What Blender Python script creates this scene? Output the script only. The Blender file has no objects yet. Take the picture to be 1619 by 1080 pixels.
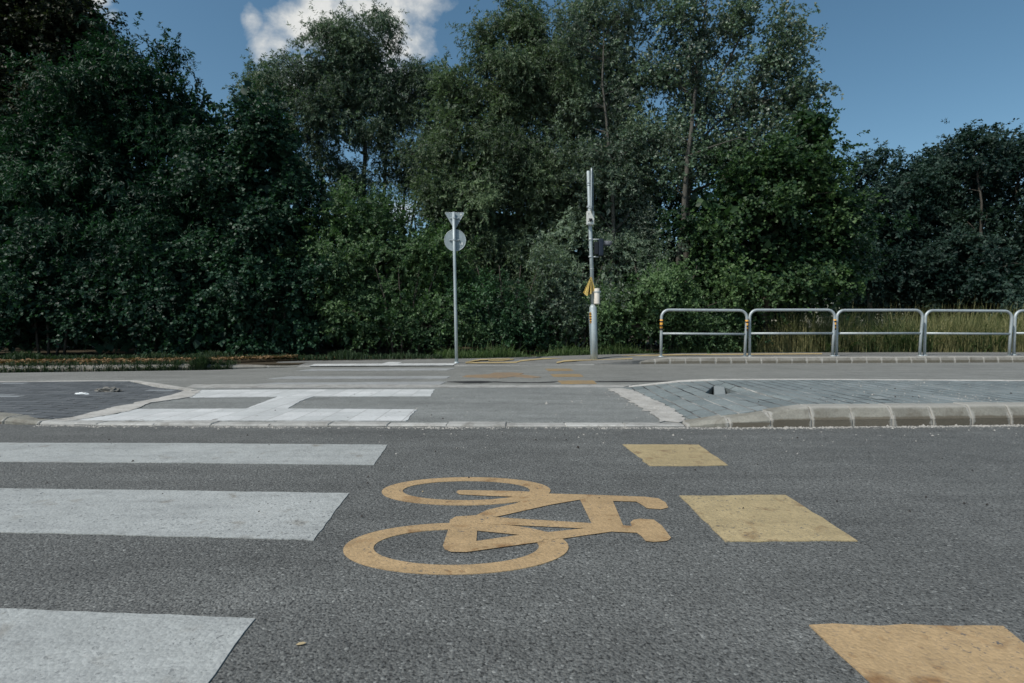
import bpy, bmesh, math, random
import numpy as np
from mathutils import Vector, Matrix
from mathutils.geometry import tessellate_polygon

# ------------------------------------------------------------------ camera, sky, sun, exposure
sc = bpy.context.scene
C = sc.collection
R = math.radians
F, PW, PH, EYE, HOR = 870.0, 1619.0, 1080.0, 0.70, 517.0
PITCH = math.atan((PH / 2 - HOR) / F)
cam_d = bpy.data.cameras.new('camera'); cam = bpy.data.objects.new('camera', cam_d); C.objects.link(cam)
cam.location = (0, 0, EYE); cam.rotation_euler = (math.pi / 2 - PITCH, 0, 0)
cam_d.sensor_width = 36; cam_d.lens = F / PW * 36; cam_d.clip_start = 0.05; cam_d.clip_end = 3000
cam_d.dof.use_dof = True; cam_d.dof.focus_distance = 2.1; cam_d.dof.aperture_fstop = 7.0
sc.camera = cam

SUN_EL, SUN_DIR = R(50), (-0.76, -0.62)                  # sun stands to the left, a little behind the camera
SUN_AZ = math.atan2(SUN_DIR[0], SUN_DIR[1])
sun_d = bpy.data.lights.new('sun', 'SUN'); sun = bpy.data.objects.new('sun', sun_d); C.objects.link(sun)
sun_d.energy = 3.7; sun_d.angle = R(0.5); sun_d.color = (1.0, 0.95, 0.88)
sv = Vector((math.sin(SUN_AZ) * math.cos(SUN_EL), math.cos(SUN_AZ) * math.cos(SUN_EL), math.sin(SUN_EL)))
sun.rotation_euler = (-sv).to_track_quat('-Z', 'Y').to_euler(); sun.location = sv * 60

sc.view_settings.view_transform = 'Standard'; sc.view_settings.look = 'None'
sc.view_settings.exposure = 0.05; sc.view_settings.gamma = 1.0
sc.view_settings.use_curve_mapping = False


def sock(x):
    return x


class NT:
    """small helper to write node trees tersely"""
    def __init__(self, tree):
        self.t = tree; self.n = tree.nodes; self.l = tree.links
    def add(self, kind, **kw):
        nd = self.n.new(kind)
        for k, v in kw.items():
            if k == 'ins':
                for a, b in v.items():
                    s = nd.inputs[a]
                    if hasattr(b, 'links'): self.l.new(b, s)
                    else: s.default_value = b
            else: setattr(nd, k, v)
        return nd
    def math(self, op, a, b=0.0, c=None, clamp=False):
        ins = {0: a, 1: b}
        if c is not None: ins[2] = c
        return self.add('ShaderNodeMath', operation=op, use_clamp=clamp, ins=ins).outputs[0]
    def mix(self, fac, a, b, mode='MIX'):
        nd = self.add('ShaderNodeMix', data_type='RGBA', blend_type=mode)
        for s, v in ((nd.inputs['Factor'], fac), (nd.inputs[6], a), (nd.inputs[7], b)):
            if hasattr(v, 'links'): self.l.new(v, s)
            else: s.default_value = v if not isinstance(v, tuple) or len(v) == 4 else (*v, 1)
        return nd.outputs[2]
    def noise(self, vec, scale, detail=3, rough=0.55, dist=0.0):
        return self.add('ShaderNodeTexNoise', ins={'Vector': vec, 'Scale': scale, 'Detail': detail, 'Roughness': rough, 'Distortion': dist}).outputs[0]
    def ramp(self, fac, lo, hi, a=0.0, b=1.0):
        return self.add('ShaderNodeMapRange', clamp=True, ins={0: fac, 1: lo, 2: hi, 3: a, 4: b}).outputs[0]
    def pos(self):
        return self.add('ShaderNodeNewGeometry').outputs['Position']


# sky: Nishita with clouds mixed in by direction (fixed in the world, infinitely far)
w = bpy.data.worlds.new('World'); sc.world = w; w.use_nodes = True
q = NT(w.node_tree); q.n.clear()
out = q.add('ShaderNodeOutputWorld'); bg = q.add('ShaderNodeBackground')
q.l.new(bg.outputs[0], out.inputs[0])
sky = q.add('ShaderNodeTexSky', sky_type='NISHITA', sun_disc=False, sun_elevation=SUN_EL, sun_rotation=SUN_AZ,
            altitude=200, air_density=1.0, dust_density=1.0, ozone_density=1.6)
SKY_STR = 0.102
tc = q.add('ShaderNodeTexCoord').outputs['Generated']
sp = q.add('ShaderNodeSeparateXYZ', ins={0: tc})
yy = q.math('MAXIMUM', sp.outputs[1], 0.02)
U = q.math('DIVIDE', sp.outputs[0], yy); V = q.math('DIVIDE', sp.outputs[2], yy)
uv = q.add('ShaderNodeCombineXYZ', ins={0: U, 1: V, 2: 0.0}).outputs[0]
n1 = q.noise(uv, 9.0, 7, 0.58, 0.3)
n2 = q.noise(uv, 26.0, 4, 0.6)
field = None
def uvpx(px, py): return (px - PW / 2) / F, (HOR - py) / F
for (px, py, rx, ry, amp) in ((615, 5, 95, 80, 1.0), (505, 38, 85, 60, 1.0), (435, 80, 40, 45, .8), (408, 45, 22, 40, .55), (640, 70, 60, 50, .9),
                              (470, 130, 70, 50, .9), (600, 130, 70, 40, .8), (560, -110, 160, 90, 1.), (148, 2, 36, 30, 1.0), (180, 35, 30, 14, .42),
                              (620, 335, 50, 30, .8), (-300, 120, 200, 90, .9), (1950, -60, 180, 70, .8), (900, -420, 300, 120, .9)):
    cu, cv = uvpx(px, py)
    du = q.math('DIVIDE', q.math('SUBTRACT', U, cu), rx / F); dv = q.math('DIVIDE', q.math('SUBTRACT', V, cv), ry / F)
    r2 = q.math('ADD', q.math('MULTIPLY', du, du), q.math('MULTIPLY', dv, dv))
    g = q.math('MULTIPLY', q.ramp(q.math('SQRT', r2), 0.35, 1.35, 1.0, 0.0), amp)
    field = g if field is None else q.math('MAXIMUM', field, g)
dens = q.math('ADD', field, q.math('MULTIPLY', q.math('SUBTRACT', n1, 0.5), 2.1))
dens = q.math('ADD', dens, q.math('MULTIPLY', q.math('SUBTRACT', n2, 0.5), 0.5))
alpha = q.ramp(dens, 0.32, 0.92)
alpha = q.math('MULTIPLY', alpha, q.ramp(field, 0.02, 0.25))
alpha = q.math('MULTIPLY', alpha, q.ramp(sp.outputs[1], 0.1, 0.3))
alpha = q.math('MULTIPLY', alpha, 0.94)
cl_shade = q.ramp(q.math('ADD', dens, q.math('MULTIPLY', q.math('SUBTRACT', n2, .5), .8)), 0.5, 1.5)
cloudc = q.mix(cl_shade, (5.9, 6.1, 6.1, 1), (8.6, 8.5, 8.1, 1))
hs = q.add('ShaderNodeHueSaturation', ins={'Hue': 0.484, 'Saturation': 1.12, 'Value': 1.0, 'Color': sky.outputs[0]}).outputs[0]
col = q.mix(alpha, hs, cloudc)
q.l.new(col, bg.inputs[0]); bg.inputs[1].default_value = SKY_STR

# ------------------------------------------------------------------ helpers
rng = np.random.default_rng(11)
random.seed(5)
cp, sn = math.cos(PITCH), math.sin(PITCH)


def ray(px, py):
    x = (px - PW / 2) / F; z = -(py - PH / 2) / F
    return np.array([x, cp + z * sn, z * cp - sn])      # forward is +Y


def G(px, py, z=0.0):
    """the ground point (at height z) which the photo shows at that pixel"""
    d = ray(px, py); t = (z - EYE) / d[2]
    return Vector((d[0] * t, d[1] * t, z))


def A(px, py, Y):
    """the point at distance Y which the photo shows at that pixel"""
    d = ray(px, py); t = Y / d[1]
    return Vector((d[0] * t, Y, EYE + d[2] * t))


def tag(o, label=None, cat=None, group=None, kind=None):
    if label: o['label'] = label
    if cat: o['category'] = cat
    if group: o['group'] = group
    if kind: o['kind'] = kind
    return o


def empty(name, loc=(0, 0, 0), rz=0.0):
    o = bpy.data.objects.new(name, None); o.location = loc; o.rotation_euler.z = rz
    o.empty_display_size = 0.2; C.objects.link(o); return o


def link(name, me, mat, parent=None, smooth=False):
    o = bpy.data.objects.new(name, me); C.objects.link(o)
    if mat: me.materials.append(mat)
    if parent:
        o.parent = parent
    if smooth:
        for p in me.polygons: p.use_smooth = True
    return o


def from_bm(name, bm, mat, parent=None, smooth=False):
    me = bpy.data.meshes.new(name); bmesh.ops.recalc_face_normals(bm, faces=bm.faces); bm.to_mesh(me); bm.free()
    return link(name, me, mat, parent, smooth)


def box(bm, c, s, rz=0.0, bevel=0.0):
    m = Matrix.Translation(c) @ Matrix.Rotation(rz, 4, 'Z') @ Matrix.Diagonal((*s, 1))
    r = bmesh.ops.create_cube(bm, size=1, matrix=m)
    if bevel:
        es = list({e for v in r['verts'] for e in v.link_edges})
        bmesh.ops.bevel(bm, geom=es, offset=bevel, segments=2, affect='EDGES', profile=0.6)


def tube(bm, pts, rad, seg=12, cap=True):
    pts = [Vector(p) for p in pts]
    if not hasattr(rad, '__len__'): rad = [rad] * len(pts)
    rings = []
    t0 = (pts[1] - pts[0]).normalized()
    n = t0.cross(Vector((0.13, 0.9, 0.31))).normalized()
    for i, p in enumerate(pts):
        t = (pts[min(i + 1, len(pts) - 1)] - pts[max(i - 1, 0)]).normalized()
        n = (n - t * n.dot(t)).normalized(); b = t.cross(n)
        rings.append([bm.verts.new(p + (n * math.cos(2 * math.pi * k / seg) + b * math.sin(2 * math.pi * k / seg)) * rad[i]) for k in range(seg)])
    for a, b in zip(rings, rings[1:]):
        for k in range(seg):
            bm.faces.new((a[k], a[(k + 1) % seg], b[(k + 1) % seg], b[k]))
    if cap:
        bm.faces.new(rings[0][::-1]); bm.faces.new(rings[-1])


def lathe(bm, prof, center, seg=24, axis='Z'):
    """prof: list of (r, h)"""
    c = Vector(center); rings = []
    for r, h in prof:
        ring = []
        for k in range(seg):
            a = 2 * math.pi * k / seg
            v = (r * math.cos(a), r * math.sin(a), h)
            if axis == 'X': v = (v[2], v[0], v[1])
            if axis == 'Y': v = (v[0], v[2], v[1])
            ring.append(bm.verts.new(c + Vector(v)))
        rings.append(ring)
    for a, b in zip(rings, rings[1:]):
        for k in range(seg): bm.faces.new((a[k], a[(k + 1) % seg], b[(k + 1) % seg], b[k]))
    bm.faces.new(rings[0][::-1]); bm.faces.new(rings[-1])


def densify(pts, step, jit, closed=True):
    res = []
    n = len(pts)
    for i in range(n if closed else n - 1):
        a, b = pts[i], pts[(i + 1) % n]
        k = max(1, int((b - a).length / step))
        for j in range(k):
            p = a.lerp(b, j / k)
            if jit: p = p + Vector((random.gauss(0, jit), random.gauss(0, jit), 0))
            res.append(p)
    return res


def sheet_bm(bm, loops, skirt=0.003):
    """flat (or gently folded) sheet from an outline and holes, its rim turned down by skirt"""
    tris = tessellate_polygon(loops)
    flat = [p for lp in loops for p in lp]
    vs = [bm.verts.new(p) for p in flat]
    for t in tris:
        try: f = bm.faces.new([vs[i] for i in t])
        except ValueError: continue
        f.normal_update()
        if f.normal.z < 0: f.normal_flip()
    if skirt:
        k = 0
        for lp in loops:
            n = len(lp)
            low = [bm.verts.new(p - Vector((0, 0, skirt))) for p in lp]
            for i in range(n):
                j = (i + 1) % n
                bm.faces.new((vs[k + i], vs[k + j], low[j], low[i]))
            k += n


def sheet(name, pts, mat, parent=None, skirt=0.003, holes=(), step=0.0, jit=0.0):
    bm = bmesh.new()
    if step: pts = densify(pts, step, jit)
    sheet_bm(bm, [pts] + [list(h) for h in holes], skirt)
    me = bpy.data.meshes.new(name); bm.to_mesh(me); bm.free()
    return link(name, me, mat, parent)


# ------------------------------------------------------------------ materials
def new_mat(name):
    m = bpy.data.materials.new(name); m.use_nodes = True
    t = NT(m.node_tree); b = t.n['Principled BSDF']
    return m, t, b


def set_bsdf(t, b, col=None, rough=None, spec=None, metal=None, bump=None, bump_d=0.01, bump_s=1.0):
    def put(k, v):
        if v is None: return
        if hasattr(v, 'links'): t.l.new(v, b.inputs[k])
        else: b.inputs[k].default_value = v if not (isinstance(v, tuple) and len(v) == 3) else (*v, 1)
    put('Base Color', col); put('Roughness', rough); put('Specular IOR Level', spec); put('Metallic', metal)
    if bump is not None:
        bn = t.add('ShaderNodeBump', ins={'Height': bump, 'Distance': bump_d, 'Strength': bump_s})
        t.l.new(bn.outputs[0], b.inputs['Normal'])


def asphalt_mat(name, base, grain=95.0, pit=0.5, tint=(1.0, 1.0, 1.0), bd=0.006, contrast=1.0):
    m, t, b = new_mat(name); p = t.pos()
    warp = t.add('ShaderNodeVectorMath', operation='ADD', ins={0: p, 1: (0, 0, 0)}).outputs[0]
    v1 = t.add('ShaderNodeTexVoronoi', ins={'Vector': warp, 'Scale': grain})
    v2 = t.add('ShaderNodeTexVoronoi', ins={'Vector': warp, 'Scale': grain * 2.1})
    sep = t.add('ShaderNodeSeparateColor', ins={0: v1.outputs['Color']})
    sep2 = t.add('ShaderNodeSeparateColor', ins={0: v2.outputs['Color']})
    stone = t.ramp(sep.outputs[0], 0, 1, 1 - .30 * contrast, 1 + .34 * contrast)
    fine = t.ramp(sep2.outputs[0], 0, 1, 1 - .22 * contrast, 1 + .28 * contrast)
    val = t.math('MULTIPLY', stone, fine)
    # pits between the stones
    pn = t.noise(p, grain * 0.72, 2, 0.55)
    pits = t.ramp(pn, 0.585, 0.635)
    val = t.math('MULTIPLY', val, t.math('SUBTRACT', 1.0, t.math('MULTIPLY', pits, pit)))
    # scattered pale stones
    pale = t.math('GREATER_THAN', sep.outputs[1], 0.975)
    val = t.math('ADD', val, t.math('MULTIPLY', pale, 0.8 * contrast))
    # wear at large scale
    big = t.ramp(t.noise(p, 0.9, 4, 0.6), 0.3, 0.7, 0.88, 1.12)
    mid = t.ramp(t.noise(p, 6.0, 4, 0.65), 0.3, 0.7, 0.9, 1.1)
    st = t.add('ShaderNodeMapping', ins={'Vector': p, 'Scale': (0.35, 2.4, 1.0)}).outputs[0]
    streak = t.ramp(t.noise(st, 2.0, 4, 0.6), 0.3, 0.7, 0.84, 1.15)
    val = t.math('MULTIPLY', val, t.math('MULTIPLY', big, t.math('MULTIPLY', mid, streak)))
    c = t.mix(1.0, (base * tint[0], base * tint[1], base * tint[2], 1), t.add('ShaderNodeCombineColor', ins={0: val, 1: val, 2: val}).outputs[0], 'MULTIPLY')
    # oil / dust blots
    blot = t.ramp(t.noise(p, 3.1, 5, 0.7, 0.6), 0.63, 0.74)
    c = t.mix(t.math('MULTIPLY', blot, 0.35), c, (base * .45, base * .45, base * .46, 1))
    h = t.math('SUBTRACT', t.math('ADD', t.math('MULTIPLY', v1.outputs['Distance'], -0.9), t.math('MULTIPLY', fine, 0.15)), t.math('MULTIPLY', pits, 1.0))
    set_bsdf(t, b, c, 0.78, 0.42, bump=h, bump_d=bd, bump_s=0.6)
    return m


def paint_mat(name, col, wear=0.5, stain=(0.16, 0.10, 0.05), stain_amt=0.6, under=(0.10, 0.105, 0.108), fade=0.0, scratch=0.0, sshift=0.0):
    m, t, b = new_mat(name); p = t.pos()
    mott = t.ramp(t.noise(p, 14, 5, 0.7), 0.25, 0.75, 0.84, 1.1)
    broad = t.ramp(t.noise(p, 1.7, 4, 0.6), 0.3, 0.7, 0.86, 1.08)
    mm = t.math('MULTIPLY', mott, broad)
    c = t.mix(1.0, (*col, 1), t.add('ShaderNodeCombineColor', ins={0: mm, 1: mm, 2: mm}).outputs[0], 'MULTIPLY')
    sm = t.ramp(t.noise(p, 9.0, 3, 0.5, 0.4), 0.60 + sshift, 0.74 + sshift)
    c = t.mix(t.math('MULTIPLY', sm, stain_amt), c, (*stain, 1))
    tyre = t.add('ShaderNodeMapping', ins={'Vector': p, 'Scale': (1.2, 9.0, 1.0)}).outputs[0]
    ty = t.ramp(t.noise(tyre, 1.6, 4, 0.62), 0.5, 0.78)
    c = t.mix(t.math('MULTIPLY', ty, 0.42), c, (col[0] * .45, col[1] * .45, col[2] * .47, 1))
    sm2 = t.ramp(t.noise(p, 30.0, 2, 0.5, 0.3), 0.66 + sshift, 0.71 + sshift)
    sm2 = t.math('MULTIPLY', sm2, t.ramp(t.noise(p, 2.2, 3, 0.6), 0.42, 0.6))
    c = t.mix(t.math('MULTIPLY', sm2, stain_amt * .8), c, (*stain, 1))
    grn = t.add('ShaderNodeTexVoronoi', ins={'Vector': p, 'Scale': 115.0})
    gs = t.ramp(t.add('ShaderNodeSeparateColor', ins={0: grn.outputs['Color']}).outputs[0], 0, 1, .90, 1.08)
    c = t.mix(1.0, c, t.add('ShaderNodeCombineColor', ins={0: gs, 1: gs, 2: gs}).outputs[0], 'MULTIPLY')
    pit = t.ramp(t.noise(p, 110.5, 2, 0.55), 0.59, 0.64)
    c = t.mix(t.math('MULTIPLY', pit, t.ramp(t.noise(p, 1.9, 4, 0.65), 0.35, 0.7, .05, .38)), c, (*under, 1))
    chips = t.ramp(t.noise(p, 60, 3, 0.6), 0.67 - .1 * wear, 0.72 - .1 * wear)
    holes = t.ramp(t.noise(p, 140, 2, 0.5), 0.70 - .06 * wear, 0.74 - .06 * wear)
    ch = t.math('MULTIPLY', t.math('MAXIMUM', chips, holes), t.ramp(t.noise(p, 3.3, 3), 0.4, 0.62, 0.15, 1.0))
    if fade: 
        fa = t.ramp(t.noise(p, 5, 5, 0.75), 0.35, 0.65, fade - .2, min(1.0, fade + .2))
        ch = t.math('MAXIMUM', ch, fa)
    c = t.mix(t.math('MULTIPLY', ch, 0.9), c, (*under, 1))
    hh = t.math('ADD', t.math('ADD', t.noise(p, 120, 3, 0.6), t.math('MULTIPLY', grn.outputs['Distance'], -.7)), t.math('MULTIPLY', ch, -1.2))
    set_bsdf(t, b, c, 0.62, 0.4, bump=hh, bump_d=0.003, bump_s=0.5)
    return m


def concrete_mat(name, col, dirt=(0.10, 0.085, 0.06), dirt_z=(0.0, 0.075), dirt_amt=0.75, rims=0.0):
    m, t, b = new_mat(name); p = t.pos()
    v = t.math('MULTIPLY', t.ramp(t.noise(p, 5, 5, 0.65), 0.3, 0.7, 0.78, 1.12), t.ramp(t.noise(p, 70, 4, 0.7), 0.25, 0.75, 0.82, 1.15))
    c = t.mix(1.0, (*col, 1), t.add('ShaderNodeCombineColor', ins={0: v, 1: v, 2: v}).outputs[0], 'MULTIPLY')
    st = t.ramp(t.noise(p, 7.5, 5, 0.7, 0.8), 0.50, 0.66)
    c = t.mix(t.math('MULTIPLY', st, 0.5), c, (*dirt, 1))
    z = t.add('ShaderNodeSeparateXYZ', ins={0: p}).outputs[2]
    zz = t.math('ADD', z, t.math('MULTIPLY', t.math('SUBTRACT', t.noise(p, 11, 4, 0.6), 0.5), 0.05))
    low = t.ramp(zz, dirt_z[0], dirt_z[1], 1.0, 0.0)
    if rims:
        rise = t.add('ShaderNodeAttribute', attribute_name='rise').outputs['Fac']
        low = t.ramp(t.math('ADD', rise, t.math('MULTIPLY', t.math('SUBTRACT', t.noise(p, 11, 4, 0.6), 0.5), 0.22)), .44, .52, 1.0, 0.0)
    c = t.mix(t.math('MULTIPLY', low, dirt_amt), c, (*dirt, 1))
    rnd = t.add('ShaderNodeObjectInfo').outputs['Random']
    rv = t.ramp(rnd, 0, 1, .88, 1.09)
    c = t.mix(1.0, c, t.add('ShaderNodeCombineColor', ins={0: rv, 1: rv, 2: rv}).outputs[0], 'MULTIPLY')
    if rims:      # pale cement smeared over the ends of each stone and worn on its upper edge
        rim = t.add('ShaderNodeAttribute', attribute_name='rim').outputs['Fac']
        rw = t.math('ADD', rim, t.math('MULTIPLY', t.math('SUBTRACT', t.noise(p, 17, 4, 0.65), 0.5), 0.075))
        e = t.ramp(rw, 0.006, 0.02, 1.0, 0.0)
        tz = t.ramp(t.math('ADD', z, t.math('MULTIPLY', t.math('SUBTRACT', t.noise(p, 9, 4, 0.65), 0.5), 0.03)), rims - .022, rims - .004)
        e = t.math('MAXIMUM', e, t.math('MULTIPLY', tz, .8))
        c = t.mix(t.math('MULTIPLY', e, .75), c, (.36, .355, .325, 1))
    set_bsdf(t, b, c, 0.9, 0.25, bump=t.noise(p, 90, 5, 0.7), bump_d=0.006, bump_s=0.6)
    return m


def paver_mat(name, c1, c2, rot=0.0, mortar=(0.30, 0.30, 0.28), pale=0.06):
    m, t, b = new_mat(name); p = t.pos()
    mp = t.add('ShaderNodeMapping', ins={'Vector': p, 'Rotation': (0, 0, rot)}).outputs[0]
    wob = t.noise(p, 6, 2)
    mp = t.add('ShaderNodeVectorMath', operation='MULTIPLY_ADD', ins={0: t.add('ShaderNodeCombineXYZ', ins={0: wob, 1: wob, 2: 0.0}).outputs[0], 1: (0.014, 0.014, 0), 2: mp}).outputs[0]
    br = t.add('ShaderNodeTexBrick', offset=0.5, ins={'Vector': mp, 'Color1': (0, 0, 0, 1), 'Color2': (1, 1, 1, 1), 'Mortar': (.5, .5, .5, 1), 'Scale': 1.0,
                                          'Mortar Size': 0.0075, 'Mortar Smooth': 0.25, 'Bias': 0.0, 'Brick Width': 0.30, 'Row Height': 0.125})
    r = t.add('ShaderNodeSeparateColor', ins={0: br.outputs['Color']}).outputs[0]
    c = t.mix(r, (*c1, 1), (*c2, 1))
    v = t.math('MULTIPLY', t.ramp(t.noise(p, 55, 4, 0.7), 0.25, 0.75, 0.78, 1.2), t.ramp(t.noise(p, 2.4, 4, 0.6), 0.3, 0.7, 0.85, 1.13))
    c = t.mix(1.0, c, t.add('ShaderNodeCombineColor', ins={0: v, 1: v, 2: v}).outputs[0], 'MULTIPLY')
    # an odd pale paver, and gravel dust in the joints
    c = t.mix(t.math('MULTIPLY', t.ramp(r, 1 - pale, 1 - pale + .02), 0.55), c, (.33, .36, .37, 1))
    sand = t.ramp(t.noise(p, 1.6, 4, 0.6), 0.46, 0.66)
    jc = t.mix(sand, (0.035, 0.036, 0.035, 1), (*mortar, 1))
    c = t.mix(br.outputs['Fac'], c, jc)
    g = t.add('ShaderNodeTexVoronoi', ins={'Vector': p, 'Scale': 38.0})
    gm = t.math('MULTIPLY', t.ramp(g.outputs['Distance'], 0.13, 0.2, 1.0, 0.0), t.math('GREATER_THAN', t.add('ShaderNodeSeparateColor', ins={0: g.outputs['Color']}).outputs[0], 0.86))
    c = t.mix(gm, c, (.42, .41, .38, 1))
    h = t.math('ADD', t.math('MULTIPLY', br.outputs['Fac'], -1.0), t.math('ADD', t.math('MULTIPLY', r, 0.25), t.math('MULTIPLY', t.noise(p, 60, 4, .7), .35)))
    set_bsdf(t, b, c, 0.8, 0.35, bump=h, bump_d=0.012, bump_s=0.8)
    return m


def metal_mat(name, col, rough=0.5, metal=0.6, stain=0.25):
    m, t, b = new_mat(name); p = t.pos()
    v = t.math('MULTIPLY', t.ramp(t.noise(p, 30, 4, 0.7), 0.25, 0.75, 0.85, 1.12), t.ramp(t.noise(p, 4, 3), 0.3, 0.7, 0.9, 1.08))
    c = t.mix(1.0, (*col, 1), t.add('ShaderNodeCombineColor', ins={0: v, 1: v, 2: v}).outputs[0], 'MULTIPLY')
    ss = t.add('ShaderNodeMapping', ins={'Vector': p, 'Scale': (14, 14, 1.2)}).outputs[0]
    c = t.mix(t.math('MULTIPLY', t.ramp(t.noise(ss, 2, 4, .6), .52, .72), stain), c, (.12, .11, .10, 1))
    set_bsdf(t, b, c, rough, 0.5, metal)
    return m


def plain_mat(name, col, rough=0.6, spec=0.4, var=0.12, scale=25):
    m, t, b = new_mat(name); p = t.pos()
    v = t.ramp(t.noise(p, scale, 4, 0.65), 0.25, 0.75, 1 - var, 1 + var)
    c = t.mix(1.0, (*col, 1), t.add('ShaderNodeCombineColor', ins={0: v, 1: v, 2: v}).outputs[0], 'MULTIPLY')
    set_bsdf(t, b, c, rough, spec)
    return m


def leaf_mat(name, dark, light, under=None, rough=0.5, trans=0.3, spec=0.4):
    m, t, b = new_mat(name)
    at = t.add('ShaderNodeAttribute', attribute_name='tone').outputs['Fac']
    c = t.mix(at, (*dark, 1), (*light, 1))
    if under:
        bf = t.add('ShaderNodeNewGeometry').outputs['Backfacing']
        c = t.mix(bf, c, (*under, 1))
    set_bsdf(t, b, c, rough, spec)
    tr = t.add('ShaderNodeBsdfTranslucent')
    tc_ = t.mix(1.0, c, (0.95, 1.3, 0.62, 1), 'MULTIPLY'); t.l.new(tc_, tr.inputs[0])
    mx = t.add('ShaderNodeMixShader', ins={0: trans}); t.l.new(b.outputs[0], mx.inputs[1]); t.l.new(tr.outputs[0], mx.inputs[2])
    t.l.new(mx.outputs[0], t.n['Material Output'].inputs[0])
    return m


def bark_mat(name, col, col2):
    m, t, b = new_mat(name); p = t.pos()
    mp = t.add('ShaderNodeMapping', ins={'Vector': p, 'Scale': (1, 1, 0.25)}).outputs[0]
    n = t.noise(mp, 28, 5, 0.7)
    c = t.mix(t.ramp(n, 0.35, 0.65), (*col, 1), (*col2, 1))
    set_bsdf(t, b, c, 0.9, 0.2, bump=n, bump_d=0.03)
    return m


M = {}
M['asphalt'] = asphalt_mat('near_asphalt', 0.118, 150, 0.66, (0.965, 1.0, 0.945))
M['asphalt_far'] = asphalt_mat('far_asphalt', 0.195, 130, 0.3, (0.98, 1.0, 0.92), 0.003, 0.55)
M['asphalt_path'] = asphalt_mat('path_asphalt', 0.20, 120, 0.3, (0.95, 1.0, 0.95), 0.003, 0.6)
M['asphalt_pave'] = asphalt_mat('pavement_asphalt', 0.18, 120, 0.3, (0.99, 1.0, 0.94), 0.003, 0.5)
M['white'] = paint_mat('white_road_paint', (0.385, 0.405, 0.39), 0.55, (0.19, 0.17, 0.135), 0.6, sshift=.01)
M['white_faded'] = paint_mat('worn_white_road_paint', (0.42, 0.44, 0.44), 0.5, (0.2, 0.2, 0.19), 0.4, (0.16, 0.16, 0.155), fade=0.42)
M['yellow'] = paint_mat('ochre_road_paint', (0.435, 0.308, 0.165), 0.4, (0.19, 0.095, 0.035), 0.75, sshift=-.02)
M['yellow_pale'] = paint_mat('sandy_road_paint', (0.405, 0.325, 0.18), 0.45, (0.17, 0.10, 0.05), 0.7, sshift=-.02)
M['yellow_faded'] = paint_mat('worn_ochre_road_paint', (0.42, 0.27, 0.09), 0.5, (0.2, 0.12, 0.06), 0.5, (0.16, 0.155, 0.145), fade=0.5)
M['yellow_ghost'] = paint_mat('ghost_ochre_road_paint', (0.42, 0.25, 0.09), 0.6, (0.2, 0.12, 0.06), 0.5, (0.16, 0.155, 0.145), fade=0.68)
M['cream'] = paint_mat('cream_road_paint', (0.50, 0.39, 0.20), 0.3, (0.2, 0.14, 0.08), 0.4)
M['tactile'] = None
M['kerb'] = concrete_mat('kerb_concrete', (0.25, 0.245, 0.21), (0.115, 0.10, 0.075), (0.042, 0.055), 0.85, .137)
M['kerb_flush'] = concrete_mat('flush_kerb_concrete', (0.40, 0.40, 0.375), (0.12, 0.11, 0.09), (-.2, -.1), 0.3)
M['kerb_far'] = concrete_mat('far_kerb_concrete', (0.25, 0.24, 0.21), (0.11, 0.095, 0.065), (0.0, 0.035), 0.6, .12)
M['mortar'] = concrete_mat('spilt_mortar', (0.47, 0.46, 0.425), (0.2, 0.19, 0.16), (-.2, -.1), 0.4)
M['paver'] = paver_mat('blue_grey_paver', (0.155, 0.185, 0.186), (0.20, 0.23, 0.228), rot=R(92), mortar=(.40, .40, .37), pale=0.012)
M['paver_vignette'] = paver_mat('vignetted_grey_paver', (0.082, 0.092, 0.098), (0.13, 0.142, 0.148), rot=R(-4), mortar=(.02, .02, .022), pale=0.03)  # grey paver, its colour lowered to carry the vignette on the left
M['galv'] = metal_mat('galvanised_steel', (0.42, 0.47, 0.48), 0.5, 0.35)
M['galv_dull'] = metal_mat('dull_sign_back', (0.28, 0.34, 0.355), 0.6, 0.25)
M['pole_paint'] = metal_mat('grey_pole_paint', (0.40, 0.46, 0.47), 0.5, 0.2)
M['panel'] = metal_mat('slate_panel', (0.14, 0.18, 0.21), 0.55, 0.2)
M['white_box'] = plain_mat('off_white_plastic', (0.62, 0.64, 0.60), 0.5)
M['beige'] = plain_mat('beige_plastic', (0.60, 0.56, 0.49), 0.5)
M['black'] = plain_mat('black_plastic', (0.012, 0.014, 0.018), 0.45)
M['head'] = plain_mat('dark_blue_black_housing', (0.012, 0.02, 0.034), 0.5)
M['visor'] = plain_mat('dusty_visor', (0.26, 0.28, 0.30), 0.55)
M['lens'] = plain_mat('dark_lens', (0.03, 0.035, 0.03), 0.15)
M['amber'] = plain_mat('amber_band', (0.68, 0.34, 0.05), 0.45)
M['cloth'] = plain_mat('yellow_cloth', (0.80, 0.62, 0.22), 0.85, 0.15, 0.15, 12)
M['cloth_dark'] = plain_mat('dark_cloth_stripe', (0.07, 0.065, 0.05), 0.85, 0.1)
M['paper'] = plain_mat('white_litter', (0.66, 0.69, 0.69), 0.8)
M['rag'] = plain_mat('grey_rag', (0.17, 0.165, 0.15), 0.95, 0.1, 0.4, 40)
M['soil'] = plain_mat('leafy_soil', (0.055, 0.045, 0.03), 0.95, 0.1, 0.5, 9)
M['tar'] = plain_mat('tar_seam', (0.03, 0.03, 0.031), 0.55, 0.4, 0.3, 20)
M['block'] = plain_mat('pale_block', (.24, .265, .26), .85, .3, .2, 30)
M['pit'] = plain_mat('dark_pit', (0.015, 0.014, 0.012), 0.95, 0.1)


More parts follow.
